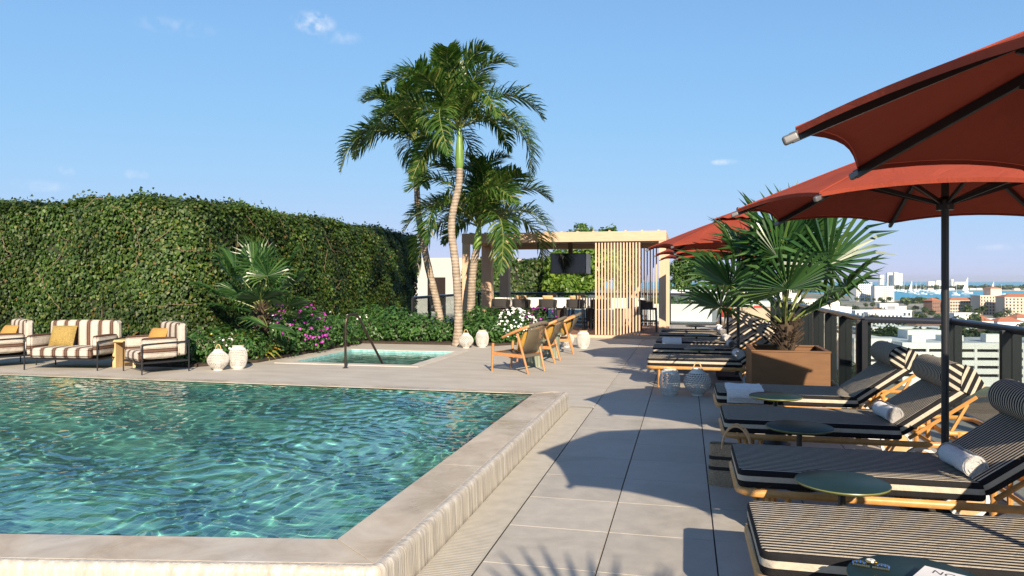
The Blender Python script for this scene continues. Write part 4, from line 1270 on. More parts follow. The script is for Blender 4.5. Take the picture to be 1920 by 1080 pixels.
# ---------------------------------------------------------------- towels
def roll_towel_mesh(L=.36, r=.068):
    m = MB(); n = 26; rows = 12
    # spiral cross-section gives the rolled end
    turns = 3.2; S = 90; vs = []; fs = []
    sp = []
    for i in range(S + 1):
        t = i / S; a = t * turns * 2 * math.pi; rr = r * (.14 + .86 * t)
        sp.append((rr * math.cos(a), rr * math.sin(a)))
    rg = random.Random(3)
    for j in range(rows + 1):
        y = -L / 2 + L * j / rows
        for i, (x, z) in enumerate(sp):
            b = 1 + .025 * math.sin(7 * y * 9 + i * .21) - (.05 if abs(j - rows * .62) < .6 and i > S * .66 else 0)
            e = 0.006 * math.sin(i * .5 + j) if j in (0, rows) else 0
            vs.append((x * b, y + e + (.012 * (1 - i / S) * (-1 if j == 0 else (1 if j == rows else 0))) * -1, z * b))
    k = S + 1
    for j in range(rows):
        for i in range(S): fs.append((j * k + i, j * k + i + 1, (j + 1) * k + i + 1, (j + 1) * k + i))
    m.add(vs, fs)
    # inner ends, slightly sunk so the spiral reads
    for sy in (-1, 1):
        m.lathe([(0, 0), (r * .93, 0)], n, mtx=Matrix.Translation((0, sy * (L / 2 - .006), 0)) @ Matrix.Rotation(R(90), 4, 'X'))
    return m.mesh('rolled_towel', M['towel'], smooth=True)
RT = roll_towel_mesh()
zt_ = .275 + .022 + .105
RTL = {1: 'large rolled white towel at the backrest of the second nearest lounger', 2: 'rolled white towel on the third nearest lounger behind the parasol pole', 4: 'rolled white towel on the frontmost lounger of the far row',
       5: 'rolled white towel on the second lounger of the far row', 6: 'rolled white towel on the third lounger of the far row', 7: 'rolled white towel on the fourth lounger of the far row', 8: 'rolled white towel on the last lounger of the far row'}
for i, lb in RTL.items():
    (x, y), _ = LOUNGERS[i]
    o = ob('rolled_towel', RT, None, (x + 1.245, y - .10, zt_ + .066), (0, R(20), R(4)))
    tag(o, lb, 'towel', 'rolled towels on the loungers')
def folded_mesh():
    m = MB()
    # cloth folded and hung over the mattress edge: layered slab with a soft drop on the near side
    n = 14; W = .34; lay = []
    prof = [(.20, .0), (.20, .018)]
    for L, z0, off in ((.40, 0, 0), (.385, .016, .006), (.375, .031, -.004)):
        pts = []
        for k in range(n + 1):
            y = .22 - (L + .13) * k / n
            edge = -.345
            if y > -.155: pts.append((y + off, z0))
            else:
                t = (-.155 - y) / (.17); pts.append((-.155 - .028 * math.sin(min(t, 1) * 1.57) - z0 + off * .3, z0 - .11 * max(0, t) ** 1.2))
        th = .014; vs = []; fs = []
        for s in range(9):
            x = -W / 2 + W * s / 8
            for y, z in pts:
                wv = .004 * math.sin(9 * x + 21 * y) + .003 * math.sin(40 * x)
                vs.append((x + .004 * math.sin(20 * y), y, z + th + wv))
            for y, z in pts: vs.append((x, y + .004, z + .001))
        k = len(pts)
        for s in range(8):
            A = s * 2 * k; B = (s + 1) * 2 * k
            for i in range(k - 1):
                fs.append((A + i, B + i, B + i + 1, A + i + 1)); fs.append((A + k + i, A + k + i + 1, B + k + i + 1, B + k + i))
            fs.append((A, A + k, B + k, B)); fs.append((A + k - 1, B + k - 1, B + 2 * k - 1, A + 2 * k - 1))
        for s in (0, 8):
            A = s * 2 * k
            for i in range(k - 1): fs.append((A + i, A + i + 1, A + k + i + 1, A + k + i))
        m.add(vs, fs)
    return m.mesh('folded_towel', M['towel'], smooth=True)
FT = folded_mesh()
tag(ob('folded_towel', FT, None, (NEARX + .26, 7.86 - .195, zt_ + .003), (0, 0, 0)), 'folded white towel hanging over the fourth nearest lounger beside a green table', 'towel', 'folded towels on the loungers')
tag(ob('folded_towel', FT, None, (FARX + .28, 13.95 - .195, zt_ + .003), (0, 0, 0)), 'folded white towel on the foot of a lounger in the far row', 'towel', 'folded towels on the loungers')

# ---------------------------------------------------------------- straw bag
def tote():
    root = thing('tote_bag', 'woven straw tote bag with black bands and looped handles beside a lounger', 'bag', (.36, 5.62, 0), R(-8))
    W, D, H = .40, .15, .30
    def ring(z0, z1, nm, mt, grow=0):
        m = MB(); vs = []; fs = []; n = 40
        for i, z in enumerate((z0, (z0 + z1) / 2, z1)):
            for j in range(n):
                a = 2 * math.pi * j / n; ca, sa = math.cos(a), math.sin(a); p = .35
                f = 1 - .06 * (z / H)
                vs.append(((W / 2 * f + grow) * math.copysign(abs(ca) ** p, ca), (D / 2 * (1 - .35 * z / H) + grow) * math.copysign(abs(sa) ** p, sa) + .006 * math.sin(5 * ca + z * 9), z))
        for i in range(2):
            for j in range(n): fs.append((i * n + j, i * n + (j + 1) % n, (i + 1) * n + (j + 1) % n, (i + 1) * n + j))
        if z0 == 0: fs.append(tuple(range(n))[::-1])
        m.add(vs, fs); return m.build(nm, mt, root, smooth=True)
    ring(0, .115, 'body', M['seagrass']); ring(.115, .14, 'band', M['basketblack'], .002); ring(.14, .19, 'body', M['seagrass']); ring(.19, .215, 'band', M['basketblack'], .002); ring(.215, H, 'body', M['seagrass'])
    for sy in (-1, 1):
        pts = [(.10 * math.cos(t), sy * .045, H - .03 + .17 * math.sin(t)) for t in [math.pi * k / 12 for k in range(13)]]
        MB().tube(pts, .0075, 7).build('handle', M['tancloth'], root, smooth=True)
    return root
tote()

# ---------------------------------------------------------------- watch and printed box on the near table
def watch():
    root = thing('wrist_watch', 'gold and blue wrist watch lying on the nearest round table', 'watch', (.66, 2.93, .4465), R(-14))
    L = .062
    for s in (-1, 1):
        top = [(s * (.014 + (L - .014) * k / 8), 0, .010 + .012 * math.sin(math.pi * k / 8 * .5 + .2) - .010 * (k / 8) ** 2) for k in range(9)]
        for k in range(8):
            a, b = Vector(top[k]), Vector(top[k + 1])
            MB().bar(a.lerp(b, .08), a.lerp(b, .92), .017, .0035).build('link', M['watchblue'] if k % 2 else M['gold'], root)
        for k in range(8):
            x0 = s * (.004 + (L - .004) * k / 8); x1 = s * (.004 + (L - .004) * (k + .85) / 8)
            MB().box(min(x0, x1), max(x0, x1), -.0085, .0085, .001, .0045).build('link', M['gold'], root)
    c = MB().lathe([(0, .018), (.0165, .018), (.0185, .021), (.0185, .026), (.0165, .029), (.0, .029)], 24).build('case', M['gold'], root, smooth=True)
    MB().lathe([(0, .0292), (.0145, .0292), (.0145, .0295), (.0, .0297)], 24).build('dial', M['paper'], c)
    MB().box(-.0006, .0006, -.001, .010, .0298, .0302).build('hand', M['ink'], c); MB().box(-.001, .007, -.0006, .0006, .0303, .0307).build('hand', M['ink'], c)
    MB().tube([(.0185, 0, .0235), (.0225, 0, .0235)], .0022, 8).build('crown', M['gold'], c)
M['watchblue'] = mat('blue_enamel', (.05, .13, .42), rough=.3)
watch()
def text_mesh(body, size, font_sp=1.0):
    cu = bpy.data.curves.new('lettering', 'FONT'); cu.body = body; cu.size = size; cu.extrude = .0002; cu.space_character = font_sp; cu.resolution_u = 3
    tmp = bpy.data.objects.new('tmp', cu); COL.objects.link(tmp)
    dg = bpy.context.evaluated_depsgraph_get(); me = bpy.data.meshes.new_from_object(tmp.evaluated_get(dg))
    bpy.data.objects.remove(tmp); bpy.data.curves.remove(cu)
    return me
def book():
    root = thing('book', 'white printed book lying on the nearest round table', 'book', (.895, 2.79, .4465), R(-32))
    w, d, h = .12, .085, .026
    MB().box(-w, w, -d, d, .0, .003).build('cover', M['paper'], root, .001)
    MB().box(-w, w, -d, d, h - .003, h).build('cover', M['paper'], root, .001)
    MB().box(-w, -w + .003, -d, d, .0032, h - .0032).build('spine', M['paper'], root)
    MB().box(-w + .0035, w - .004, -d + .004, d - .004, .0032, h - .0032).build('pages', M['towel'], root)
    me = text_mesh('NORA', .046, 1.08); me.materials.append(M['ink'])
    ob('lettering', me, root, (-w + .035, d - .055, h + .0003), (0, 0, 0))
book()

# ---------------------------------------------------------------- lanterns
def lantern_mesh(kind):
    """pierced ceramic shell: a lattice of real openings"""
    if kind == 'ball': prof = lambda t: (.178 * math.sin(math.pi * (.13 + .74 * t)) ** .9, .02 + .30 * t)
    else: prof = lambda t: (.138 * (math.sin(math.pi * (.16 + .68 * t)) ** .42), .02 + .30 * t)
    nr, na = 12, 24
    m = MB(); vs = []; fs = []
    def pt(i, j, sh=0): r, z = prof(i / nr); a = 2 * math.pi * (j + .5 * (i % 2)) / na; return Vector((r * math.cos(a), r * math.sin(a), z))
    # every cell of the net: a frame round a diamond hole
    for i in range(nr):
        for j in range(na):
            a = pt(i, j); b = pt(i, j + 1); c = pt(i + 1, j + (1 if i % 2 else 0)) if True else None
            # build quads cell on a plain grid
    m2 = MB()
    def g(i, j): r, z = prof(i / nr); a = 2 * math.pi * (j + .5 * i) / na; return Vector((r * math.cos(a), r * math.sin(a), z))
    for i in range(nr):
        solid = i in (0, nr - 1)
        for j in range(na):
            q = [g(i, j), g(i, j + 1), g(i + 1, j + .5), g(i + 1, j - .5)]
            q = [g(i, j), g(i, j + 1), g(i + 1, j + 1), g(i + 1, j)]
            if solid: m2.add(q, [(0, 1, 2, 3)]); continue
            cen = sum(q, Vector()) / 4; inn = [cen + (p - cen) * .70 for p in q]
            nrm = Vector((cen.x, cen.y, 0)).normalized() * -.006
            m2.add(q + inn + [p + nrm for p in inn], [(0, 1, 5, 4), (1, 2, 6, 5), (2, 3, 7, 6), (3, 0, 4, 7), (4, 5, 9, 8), (5, 6, 10, 9), (6, 7, 11, 10), (7, 4, 8, 11)])
    return m2.mesh('shell', M['lantern'])
LSH = {'ball': lantern_mesh('ball'), 'jar': lantern_mesh('jar')}
def lantern(label, x, y, kind, s=1.0, handle=False, rz=0, group='pale openwork lanterns on the deck'):
    root = thing('lantern', label, 'lantern', (x, y, 0), rz, group); root.scale = (s, s, s)
    ob('shell', LSH[kind], root)
    rb, rt = (.075, .072) if kind == 'ball' else (.085, .085)
    MB().lathe([(0, 0), (rb, 0), (rb, .022), (rb - .01, .024)], 24).build('foot', M['lantern'], root, smooth=True)
    MB().lathe([(rt - .012, .318), (rt + .002, .318), (rt, .348), (rt - .012, .348), (rt - .012, .318)], 24).build('collar', M['lantern'], root, smooth=True)
    MB().lathe([(0, .024), (.035, .024), (.035, .13), (0, .13)], 14).build('candle', M['paper'], root, smooth=True)
    if handle:
        pts = [(.05 * math.cos(t), .0, .33 + .10 * math.sin(t)) for t in [math.pi * k / 12 for k in range(13)]]
        MB().tube(pts, .008, 7).build('handle', M['pinewood'], root, smooth=True)
    else:
        pts = [(rt * math.cos(t), rt * math.sin(t) , .352 + .002) for t in [R(-130) + R(150) * k / 12 for k in range(13)]]
        MB().tube(pts, .008, 7).build('handle', M['pinewood'], root, smooth=True)
    return root
lantern('jar shaped openwork lantern at the foot of the frontmost far lounger', -.21, 9.90, 'jar', 1.0)
lantern('round openwork lantern with upright handle at the foot of the frontmost far lounger', .145, 9.93, 'ball', 1.0, True)
lantern('round pale lantern with handle by the pool, left of its jar shaped neighbour', -7.62, 10.86, 'ball', 1.0, True)
lantern('jar shaped pale lantern by the pool, next to the planting bed', -7.42, 11.12, 'jar', 1.12)
lantern('round pale lantern with handle at the foot of the palms', -4.77, 15.72, 'ball', .95, True)
lantern('jar shaped pale lantern at the foot of the palms', -4.48, 16.02, 'jar', 1.08)
lantern('jar shaped pale lantern standing alone right of the teak armchairs', -2.22, 16.25, 'jar', 1.1)
lantern('round pale lantern half hidden behind the hindmost teak armchair', -2.62, 16.45, 'ball', .95)

# ---------------------------------------------------------------- pool handrail
o = MB().tube([(-5.68, 11.62, 0), (-5.68, 11.62, .70)] + bezier((-5.68, 11.62, .70), (-5.68, 11.62, .95), (-5.63, 11.78, .95), (-5.58, 11.92, .86), 10) + [(-5.36, 12.62, -.15), (-5.34, 12.68, -.30)], .021, 10)
hr = thing('handrail', 'bent dark bronze handrail leading into the spa', 'handrail', (0, 0, 0))
o.build('tube', M['bronze'], hr, smooth=True)
MB().lathe([(0, 0), (.05, 0), (.05, .008), (.025, .014)], 18, (-5.68, 11.62, .0)).build('foot_plate', M['bronze'], hr, smooth=True)
M['tancloth2'] = mat('ochre_cloth', (.44, .25, .065), (.35, .19, .045), 40, .9, bmp=.3, bscale=160)
# ---------------------------------------------------------------- striped sofas
def pillow_mesh(w, h, t, name='pillow', mt=None, n=10):
    m = MB(); vs = []; fs = []
    for sgn in (1, -1):
        for i in range(n + 1):
            for j in range(n + 1):
                u = i / n * 2 - 1; v = j / n * 2 - 1
                pin = 1 - .07 * (1 - abs(v)) * abs(u) ** 3; pin2 = 1 - .07 * (1 - abs(u)) * abs(v) ** 3
                b = (max(0, 1 - u ** 2) * max(0, 1 - v ** 2)) ** .42
                vs.append((u * w / 2 * pin2, sgn * t / 2 * b, v * h / 2 * pin))
    k = n + 1
    for s in range(2):
        o = s * k * k
        for i in range(n):
            for j in range(n):
                f = (o + i * k + j, o + (i + 1) * k + j, o + (i + 1) * k + j + 1, o + i * k + j + 1); fs.append(f if s == 0 else f[::-1])
    m.add(vs, fs)
    me = m.mesh(name, mt or M['mustard'], smooth=True)
    return me
def soft_box(x0, x1, y0, y1, z0, z1, r, puff=.012):
    bm = bmesh.new(); bmesh.ops.create_cube(bm, size=1)
    sx, sy, sz = x1 - x0, y1 - y0, z1 - z0
    for v in bm.verts: v.co = Vector((v.co.x * sx, v.co.y * sy, v.co.z * sz))
    bmesh.ops.subdivide_edges(bm, edges=bm.edges[:], cuts=5, use_grid_fill=True)
    for v in bm.verts:
        u = [2 * v.co.x / sx, 2 * v.co.y / sy, 2 * v.co.z / sz]
        for a, s in enumerate((sx, sy, sz)):
            if abs(abs(u[a]) - 1) < 1e-4:
                o = [q for k, q in enumerate(u) if k != a]; v.co[a] += math.copysign(puff * (1 - o[0] ** 2) * (1 - o[1] ** 2), u[a])
    es = [e for e in bm.edges if len(e.link_faces) == 2 and e.calc_face_angle(0) > 1]
    bmesh.ops.bevel(bm, geom=es, offset=r, segments=3, profile=.55, affect='EDGES')
    bmesh.ops.translate(bm, verts=bm.verts, vec=((x0 + x1) / 2, (y0 + y1) / 2, (z0 + z1) / 2))
    me = bpy.data.meshes.new('cushion'); bm.to_mesh(me); bm.free()
    me.polygons.foreach_set('use_smooth', [True] * len(me.polygons))
    return me
def sofa(label, x, y, rz, W, cat='armchair', name='armchair'):
    """faces local -Y"""
    root = thing(name, label, cat, (x, y, 0), rz, 'striped lounge seats before the ivy wall')
    D = .78; a = W / 2; zs = .20
    per = .21
    def cush(nm, box, axis, r=.045, off=0):
        me = soft_box(*box, r); me.materials.append(M['sstripe'])
        set_uv(me, lambda co, p: (co[axis] + off) / per + 20.1); return ob(nm, me, root)
    cush('seat_cushion', (-a + .10, a - .10, -D / 2 + .0, D / 2 - .16, zs, zs + .17), 0)
    bk = cush('back_cushion', (-a + .03, a - .03, D / 2 - .20, D / 2 - .03, zs + .06, .80), 0, .05)
    for s in (-1, 1):
        cush('arm_cushion', (s * (a - .06) - .055, s * (a - .06) + .055, -D / 2 + .04, D / 2 - .20, zs + .05, .575), 2, .04, -.06)
    fr = MB()
    r = .0115
    for sx in (-1, 1):
        MB().tube([(sx * a, -D / 2 + .02, 0), (sx * a, -D / 2 + .02, .48)], r, 8).build('leg', M['black'], root, smooth=True)
        MB().tube([(sx * a, D / 2 - .02, 0), (sx * a, D / 2 - .02, .52)], r, 8).build('leg', M['black'], root, smooth=True)
        MB().tube([(sx * (a + .012), -D / 2 + .02, .48), (sx * (a + .012), D / 2 - .02, .50)], r, 8).build('arm_rail', M['black'], root, smooth=True)
        MB().tube([(sx * a, -D / 2 + .02, zs - .02), (sx * a, D / 2 - .02, zs - .02)], r, 8).build('base_rail', M['black'], root, smooth=True)
    MB().tube([(-a, -D / 2 + .02, zs - .02), (a, -D / 2 + .02, zs - .02)], r, 8).build('base_rail', M['black'], root, smooth=True)
    MB().tube([(-a, D / 2 - .02, zs - .02), (a, D / 2 - .02, zs - .02)], r, 8).build('base_rail', M['black'], root, smooth=True)
    MB().tube([(-a, D / 2 - .02, .50), (a, D / 2 - .02, .50)], r, 8).build('back_rail', M['black'], root, smooth=True)
    MB().box(-a + .02, a - .02, -D / 2 + .04, D / 2 - .04, zs - .012, zs - .004).build('seat_deck', M['black'], root)
    return root
def rot(x, y, a): return (x * math.cos(a) - y * math.sin(a), x * math.sin(a) + y * math.cos(a))
S1 = (-8.55, 10.52, R(-30)); S2 = (-10.22, 10.60, R(8)); S3 = (-11.75, 10.62, R(-26))
sofa('striped armchair with a mustard pillow, nearest the pale lanterns', *S1[:2], S1[2], .80)
sofa('striped two seat sofa with a gold patterned pillow, in the middle of the group', *S2[:2], S2[2], 1.30, 'sofa', 'loveseat')
sofa('striped armchair cut off by the left edge of the picture', *S3[:2], S3[2], .80)
def pillow(label, x, y, z, w, h, mt, rx, rz, group=None):
    o = ob('pillow', pillow_mesh(w, h, .19, mt=M[mt]), None, (x, y, z), (rx, 0, rz)); tag(o, label, 'pillow', group); return o
dx, dy = rot(-.16, .08, S1[2]); pillow('mustard pillow leaning in the armchair nearest the lanterns', S1[0] + dx, S1[1] + dy, .53, .40, .36, 'tancloth2', R(-20), S1[2] + .25)
dx, dy = rot(-.26, .03, S2[2]); pillow('gold patterned square pillow on the two seat sofa', S2[0] + dx, S2[1] + dy, .54, .42, .38, 'olivegold', R(-22), S2[2] + .1)
dx, dy = rot(-.06, .08, S3[2]); pillow('mustard pillow in the armchair at the left picture edge', S3[0] + dx, S3[1] + dy, .53, .40, .36, 'tancloth2', R(-20), S3[2] + .2)
# pale wooden side table between the seats
st = thing('wooden_table', 'small pale wooden side table between the sofa and the armchair', 'table', (-9.42, 10.98, 0), R(5))
MB().box(-.24, .24, -.24, .24, .44, .48).build('table_top', M['pinewood'], st, .004)
for sx in (-1, 1): MB().box(sx * .19 - .03, sx * .19 + .03, -.2, .2, 0, .439).build('leg', M['pinewood'], st, .004)

# ---------------------------------------------------------------- teak armchairs
def teak_chair(label, x, y, rz, pil):
    """faces local -X... origin at floor centre; local +X is the back"""
    root = thing('teak_armchair', label, 'armchair', (x, y, 0), rz, 'teak armchairs with woven backs')
    hw = .29
    # legs: tapered, splayed
    def leg(p, q, w0, w1):
        m = MB(); a = Vector(p); b = Vector(q); d = (b - a).normalized()
        m.tube([a, a.lerp(b, .5), b], [w0, (w0 + w1) / 2, w1], 8); return m.build('leg', M['teak'], root, smooth=True)
    for s in (-1, 1):
        leg((-.34, s * .27, 0), (-.31, s * .285, .47), .017, .024)
        leg((.36, s * .24, 0), (.17, s * .285, .66), .017, .026)
    # hoop: arms and back rail in one sweep, rising to the back
    hoop = []
    for k in range(25):
        t = k / 24; a = R(-108 + 216 * t)
        xx = .10 + .40 * math.cos(a) * (1.0 if math.cos(a) > 0 else 1.42); yy = .36 * math.sin(a)
        zz = .49 + .33 * max(0, (xx + .34) / .84) ** 1.15
        hoop.append((xx, yy, zz))
    MB().tube(hoop, [.020 + .008 * math.sin(math.pi * k / 24) for k in range(25)], 8).build('arm_hoop', M['teak'], root, smooth=True)
    top = hoop[7:18]
    MB().tube([(p[0], p[1], p[2]) for p in top], .030, 8).build('hoop_wrap', M['webbing'], root, smooth=True)
    # seat frame
    zs = .30
    for s in (-1, 1): MB().bar((-.325, s * .275, zs), (.275, s * .27, zs - .02), .026, .055).build('seat_rail', M['teak'], root, .004)
    MB().bar((-.325, -.26, zs), (-.325, .26, zs), .026, .055).build('seat_rail', M['teak'], root, .004)
    MB().bar((.27, -.255, zs - .02), (.27, .255, zs - .02), .03, .05).build('seat_rail', M['webbing'], root, .004)
    # woven shell: seat curving up into the back
    m = MB(); vs = []; fs = []; nu, nv = 12, 14
    for i in range(nu + 1):
        u = i / nu
        for j in range(nv + 1):
            v = j / nv * 2 - 1
            if u < .5:
                t = u / .5; xx = -.31 + .52 * t; zz = .325 - .05 * math.sin(math.pi * t) ; yy = v * .255; xx += .0
            else:
                t = (u - .5) / .5; a = v * R(46)
                bx = .10 + .385 * math.cos(a); by = .345 * math.sin(a); bz = .49 + .33 * max(0, (bx + .34) / .84) ** 1.15
                sx, sy_, sz = .21, v * .255, .325
                xx = sx + (bx - sx) * t; yy = sy_ + (by - sy_) * t; zz = sz + (bz - .01 - sz) * t; xx += .03 * math.sin(math.pi * t)
            vs.append((xx, yy, zz))
    k = nv + 1
    for i in range(nu):
        for j in range(nv): fs.append((i * k + j, (i + 1) * k + j, (i + 1) * k + j + 1, i * k + j + 1))
    m.add(vs, fs); w = m.build('woven_shell', M['mesh_weave'], root, smooth=True)
    sm = w.modifiers.new('thickness', 'SOLIDIFY'); sm.thickness = .006
    return root
m, t, b = nt('mesh_weave')
tcn = t.nodes.new('ShaderNodeTexCoord'); ck = t.nodes.new('ShaderNodeTexChecker'); ck.inputs['Scale'].default_value = 110
t.links.new(tcn.outputs['Object'], ck.inputs['Vector'])
ck.inputs['Color1'].default_value = (.115, .095, .065, 1); ck.inputs['Color2'].default_value = (.19, .16, .11, 1)
t.links.new(ck.outputs[0], b.inputs['Base Color']); b.inputs['Roughness'].default_value = .8
tr = t.nodes.new('ShaderNodeBsdfTransparent'); mx = t.nodes.new('ShaderNodeMixShader'); mx.inputs[0].default_value = .45
t.links.new(b.outputs[0], mx.inputs[1]); t.links.new(tr.outputs[0], mx.inputs[2]); t.links.new(mx.outputs[0], t.nodes['Material Output'].inputs['Surface'])
M['mesh_weave'] = m
CH = [((-2.70, 11.88), R(-22), 'frontmost teak armchair with woven back, seen from behind'), ((-2.66, 13.40), R(-2), 'middle teak armchair of the three in the row'), ((-2.62, 15.05), R(8), 'hindmost teak armchair of the three, in front of the bar')]
PLB = ['mustard pillow in the frontmost teak armchair', 'mustard pillow in the middle teak armchair', 'mustard pillow in the hindmost teak armchair']
for i, ((x, y), a, lb) in enumerate(CH):
    teak_chair(lb, x, y, a, True)
    dx, dy = rot(.20, 0, a)
    pillow(PLB[i], x + dx, y + dy, .53, .40, .38, 'mustard', R(-26), a - R(90), 'mustard pillows in the teak armchairs')
def drum(label, x, y):
    root = thing('drum_table', label, 'table', (x, y, 0), 0, 'sage green fluted tables')
    m = MB(); n = 48; prof = [(.17, 0), (.165, .02), (.145, .2), (.165, .44)]
    vs = []; fs = []
    for r, z in prof:
        for j in range(n): a = 2 * math.pi * j / n; q = r * (1 - .07 * (j % 4 in (1, 2))); vs.append((q * math.cos(a), q * math.sin(a), z))
    for i in range(len(prof) - 1):
        for j in range(n): fs.append((i * n + j, i * n + (j + 1) % n, (i + 1) * n + (j + 1) % n, (i + 1) * n + j))
    m.add(vs, fs); m.build('fluted_body', M['sage'], root)
    MB().lathe([(0, .441), (.22, .441), (.225, .45), (.225, .465), (.22, .47), (0, .47)], 36).build('table_top', M['sage'], root, smooth=True)
drum('sage green fluted table between the first two teak armchairs', -2.60, 12.66)
drum('sage green fluted table between the second and third teak armchairs', -2.56, 14.25)

# ---------------------------------------------------------------- pergola
def build_pergola():
    root = thing('pergola', 'light wooden pergola with slatted screen sheltering the bar', 'pergola', (0, 0, 0))
    XL, XR, YF, YB, ZT = -5.95, -.50, 19.25, 23.7, 2.78
    bt = .26
    # floor of small pavers inside a timber edge
    MB().box(XL, XR, YF - .04, YF + .04, 0.002, .075).build('floor_edge', M['pergola_h'], root, .004)
    fl = MB().box(XL + .02, XR - .02, YF + .042, YB + .1, .002, .045).build('floor', M['joint_dark'], root)
    pv = MB().box(-.098, .098, -.098, .098, 0, .02).mesh('paver', M['brickfloor'], .002, 1)
    rest = MB(); cnt = 0
    y = YF + .15; r_ = 0
    while y < YB:
        x = XL + .12 + (.1 if r_ % 2 else 0)
        while x < XR - .12:
            if y < YF + 1.7 and x > -3.6 and cnt < 150: ob('paver', pv, fl, (x, y, .0455)); cnt += 1
            else: rest.box(x - .098, x + .098, y - .098, y + .098, .0455, .0655)
            x += .204
        y += .204; r_ += 1
    tag(rest.build('paver_field', M['brickfloor'], fl), kind='stuff')
    # posts
    for (x0, x1, y0, y1) in ((XL, XL + .18, YF, YF + .18), (XR - .18, XR, YF, YF + .18), (XL, XL + .30, YB - .3, YB), (XR - .30, XR, YB - .3, YB), (XL, XL + .30, 21.2, 21.5)):
        MB().box(x0, x1, y0, y1, .07, ZT - bt - .002).build('post', M['pergola'], root, .006)
    # ring beam
    for (x0, x1, y0, y1) in ((XL - .01, XR + .01, YF - .01, YF + .17), (XL - .01, XR + .01, YB - .19, YB + .01)): MB().box(x0, x1, y0, y1, ZT - bt, ZT).build('beam', M['pergola_h'], root, .006)
    for x in (XL - .006, XR - .17): MB().box(x, x + .176, YF + .172, YB - .192, ZT - bt, ZT - .003).build('beam', M['pergola_h'], root, .006)
    # ceiling boards (a darker brown than the posts and beams)
    bm_ = MB().box(0, XR - XL - .36, -.068, .068, 0, .03).mesh('ceiling_board', M['ceilwood'], .003, 1)
    y = YF + .25
    while y < YB - .25: ob('ceiling_board', bm_, root, (XL + .18, y, ZT - .13)); y += .145
    MB().box(XL + .2, XR - .2, YF + .18, YB - .2, ZT - .09, ZT - .05).build('roof_sheet', M['ceilwood'], root)
    # joist ends standing just above the beam
    x = XL + .2
    while x < XR - .1: MB().box(x, x + .05, YF + .02, YB - .02, ZT + .001, ZT + .028).build('roof_batten', M['pergola'], root); x += .42
    # front slatted screen
    sl = MB().box(-.020, .020, -.016, .016, 0, ZT - bt - .085).mesh('slat', M['pergola'], .003, 1)
    x = -2.30
    for i in range(15): ob('slat', sl, root, (x + i * .0805, YF + .07, .08))
    # back slats at the right end
    for i in range(13): ob('slat', sl, root, (-1.95 + i * .095, YB - .1, .08))
    # mid slats
    for i in range(7): ob('slat', sl, root, (-.60, YF + 2.5 + i * .14, .08), (0, 0, R(90)))
    return root
build_pergola()
# screen unit hanging under the pergola
tv = thing('television', 'black television screen unit hanging under the pergola roof', 'television', (-3.28, 20.95, 1.70))
MB().box(-.52, .50, 0, 1.05, 0, .58).build('housing', M['greymetal'], tv, .006)
MB().box(-.525, .505, -.03, -.003, -.005, .585).build('bezel', M['black'], tv, .004)
MB().box(-.505, .485, -.0345, -.0305, .02, .565).build('screen', M['screen'], tv)
MB().box(-.06, .06, .3, .42, .581, .93).build('ceiling_mount', M['ceilwood'], tv)
# bar counter
bar = thing('bar_counter', 'long white marble bar counter under the pergola', 'bar', (-3.2, 21.95, .066))
MB().box(-2.45, 2.0, -.34, .34, .86, .92).build('counter_top', M['marble'], bar, .006)
MB().box(-2.45, 2.0, -.335, -.30, .62, .858).build('apron', M['marble'], bar, .004)
for x in (-2.2, -1.35, -.45, .45, 1.3, 1.75): MB().box(x - .10, x + .10, -.22, .22, 0, .858).build('pedestal', M['darkwood'], bar, .004)
MB().box(-2.3, 1.9, .05, .07, .62, .857).build('back_apron', M['marble'], bar)
# bar stools
def make_stool():
    root = thing('bar_stool', 'x', 'bar stool', (0, 0, 0), 0, 'dark bar stools at the counter')
    hw = .23
    for sx in (-1, 1):
        for sy in (-1, 1):
            MB().bar((sx * (hw + .015), sy * .22, 0), (sx * (hw - .015), sy * .2, .66 if sy > 0 else .86), .032, .032).build('leg', M['black'], root, .004)
    for sy in (-1, 1): MB().bar((-hw, sy * .212, .24), (hw, sy * .212, .24), .025, .025).build('foot_rest', M['black'], root)
    for sx in (-1, 1): MB().bar((sx * hw, -.21, .30), (sx * hw, .21, .30), .025, .025).build('side_rail', M['black'], root)
    MB().box(-hw, hw, -.22, .22, .62, .665).build('seat', M['darkwicker'], root, .012)
    # curved back and arms, widening upwards
    m = MB(); vs = []; fs = []; n = 20
    for i in range(n + 1):
        a = math.pi * i / n; c, s = math.cos(a), math.sin(a); p = .45
        for z, g, th in ((.66, 1.0, 0), (.90, 1.13, 0), (.90, 1.13, .025), (.66, 1.0, .025)):
            x = (hw * g - th) * math.copysign(abs(c) ** p, c); y = .12 - (.36 * g - th) * abs(s) ** p
            vs.append((x, y, z + (.0 if z < .8 else -.05 * (1 - abs(s) ** .5))))
    for i in range(n):
        for j in range(4): fs.append((i * 4 + j, i * 4 + (j + 1) % 4, (i + 1) * 4 + (j + 1) % 4, (i + 1) * 4 + j))
    fs += [(0, 1, 2, 3), tuple(n * 4 + j for j in (3, 2, 1, 0))]
    m.add(vs, fs); m.build('backrest', M['darkwicker'], root, smooth=True)
    return root
SL = ['leftmost bar stool in front of the counter, beside the wooden post', 'second bar stool from the left on the near side of the counter', 'third bar stool from the left on the near side of the counter', 'fourth bar stool from the left on the near side of the counter', 'bar stool just left of the slatted screen']
s0 = make_stool(); first = True
SP = [(-5.35, 21.25, 0), (-4.72, 21.2, 0), (-3.93, 21.2, 0), (-3.12, 21.2, 0), (-2.40, 21.2, 0)]
PM = pillow_mesh(.30, .22, .10, mt=M['tancloth'])
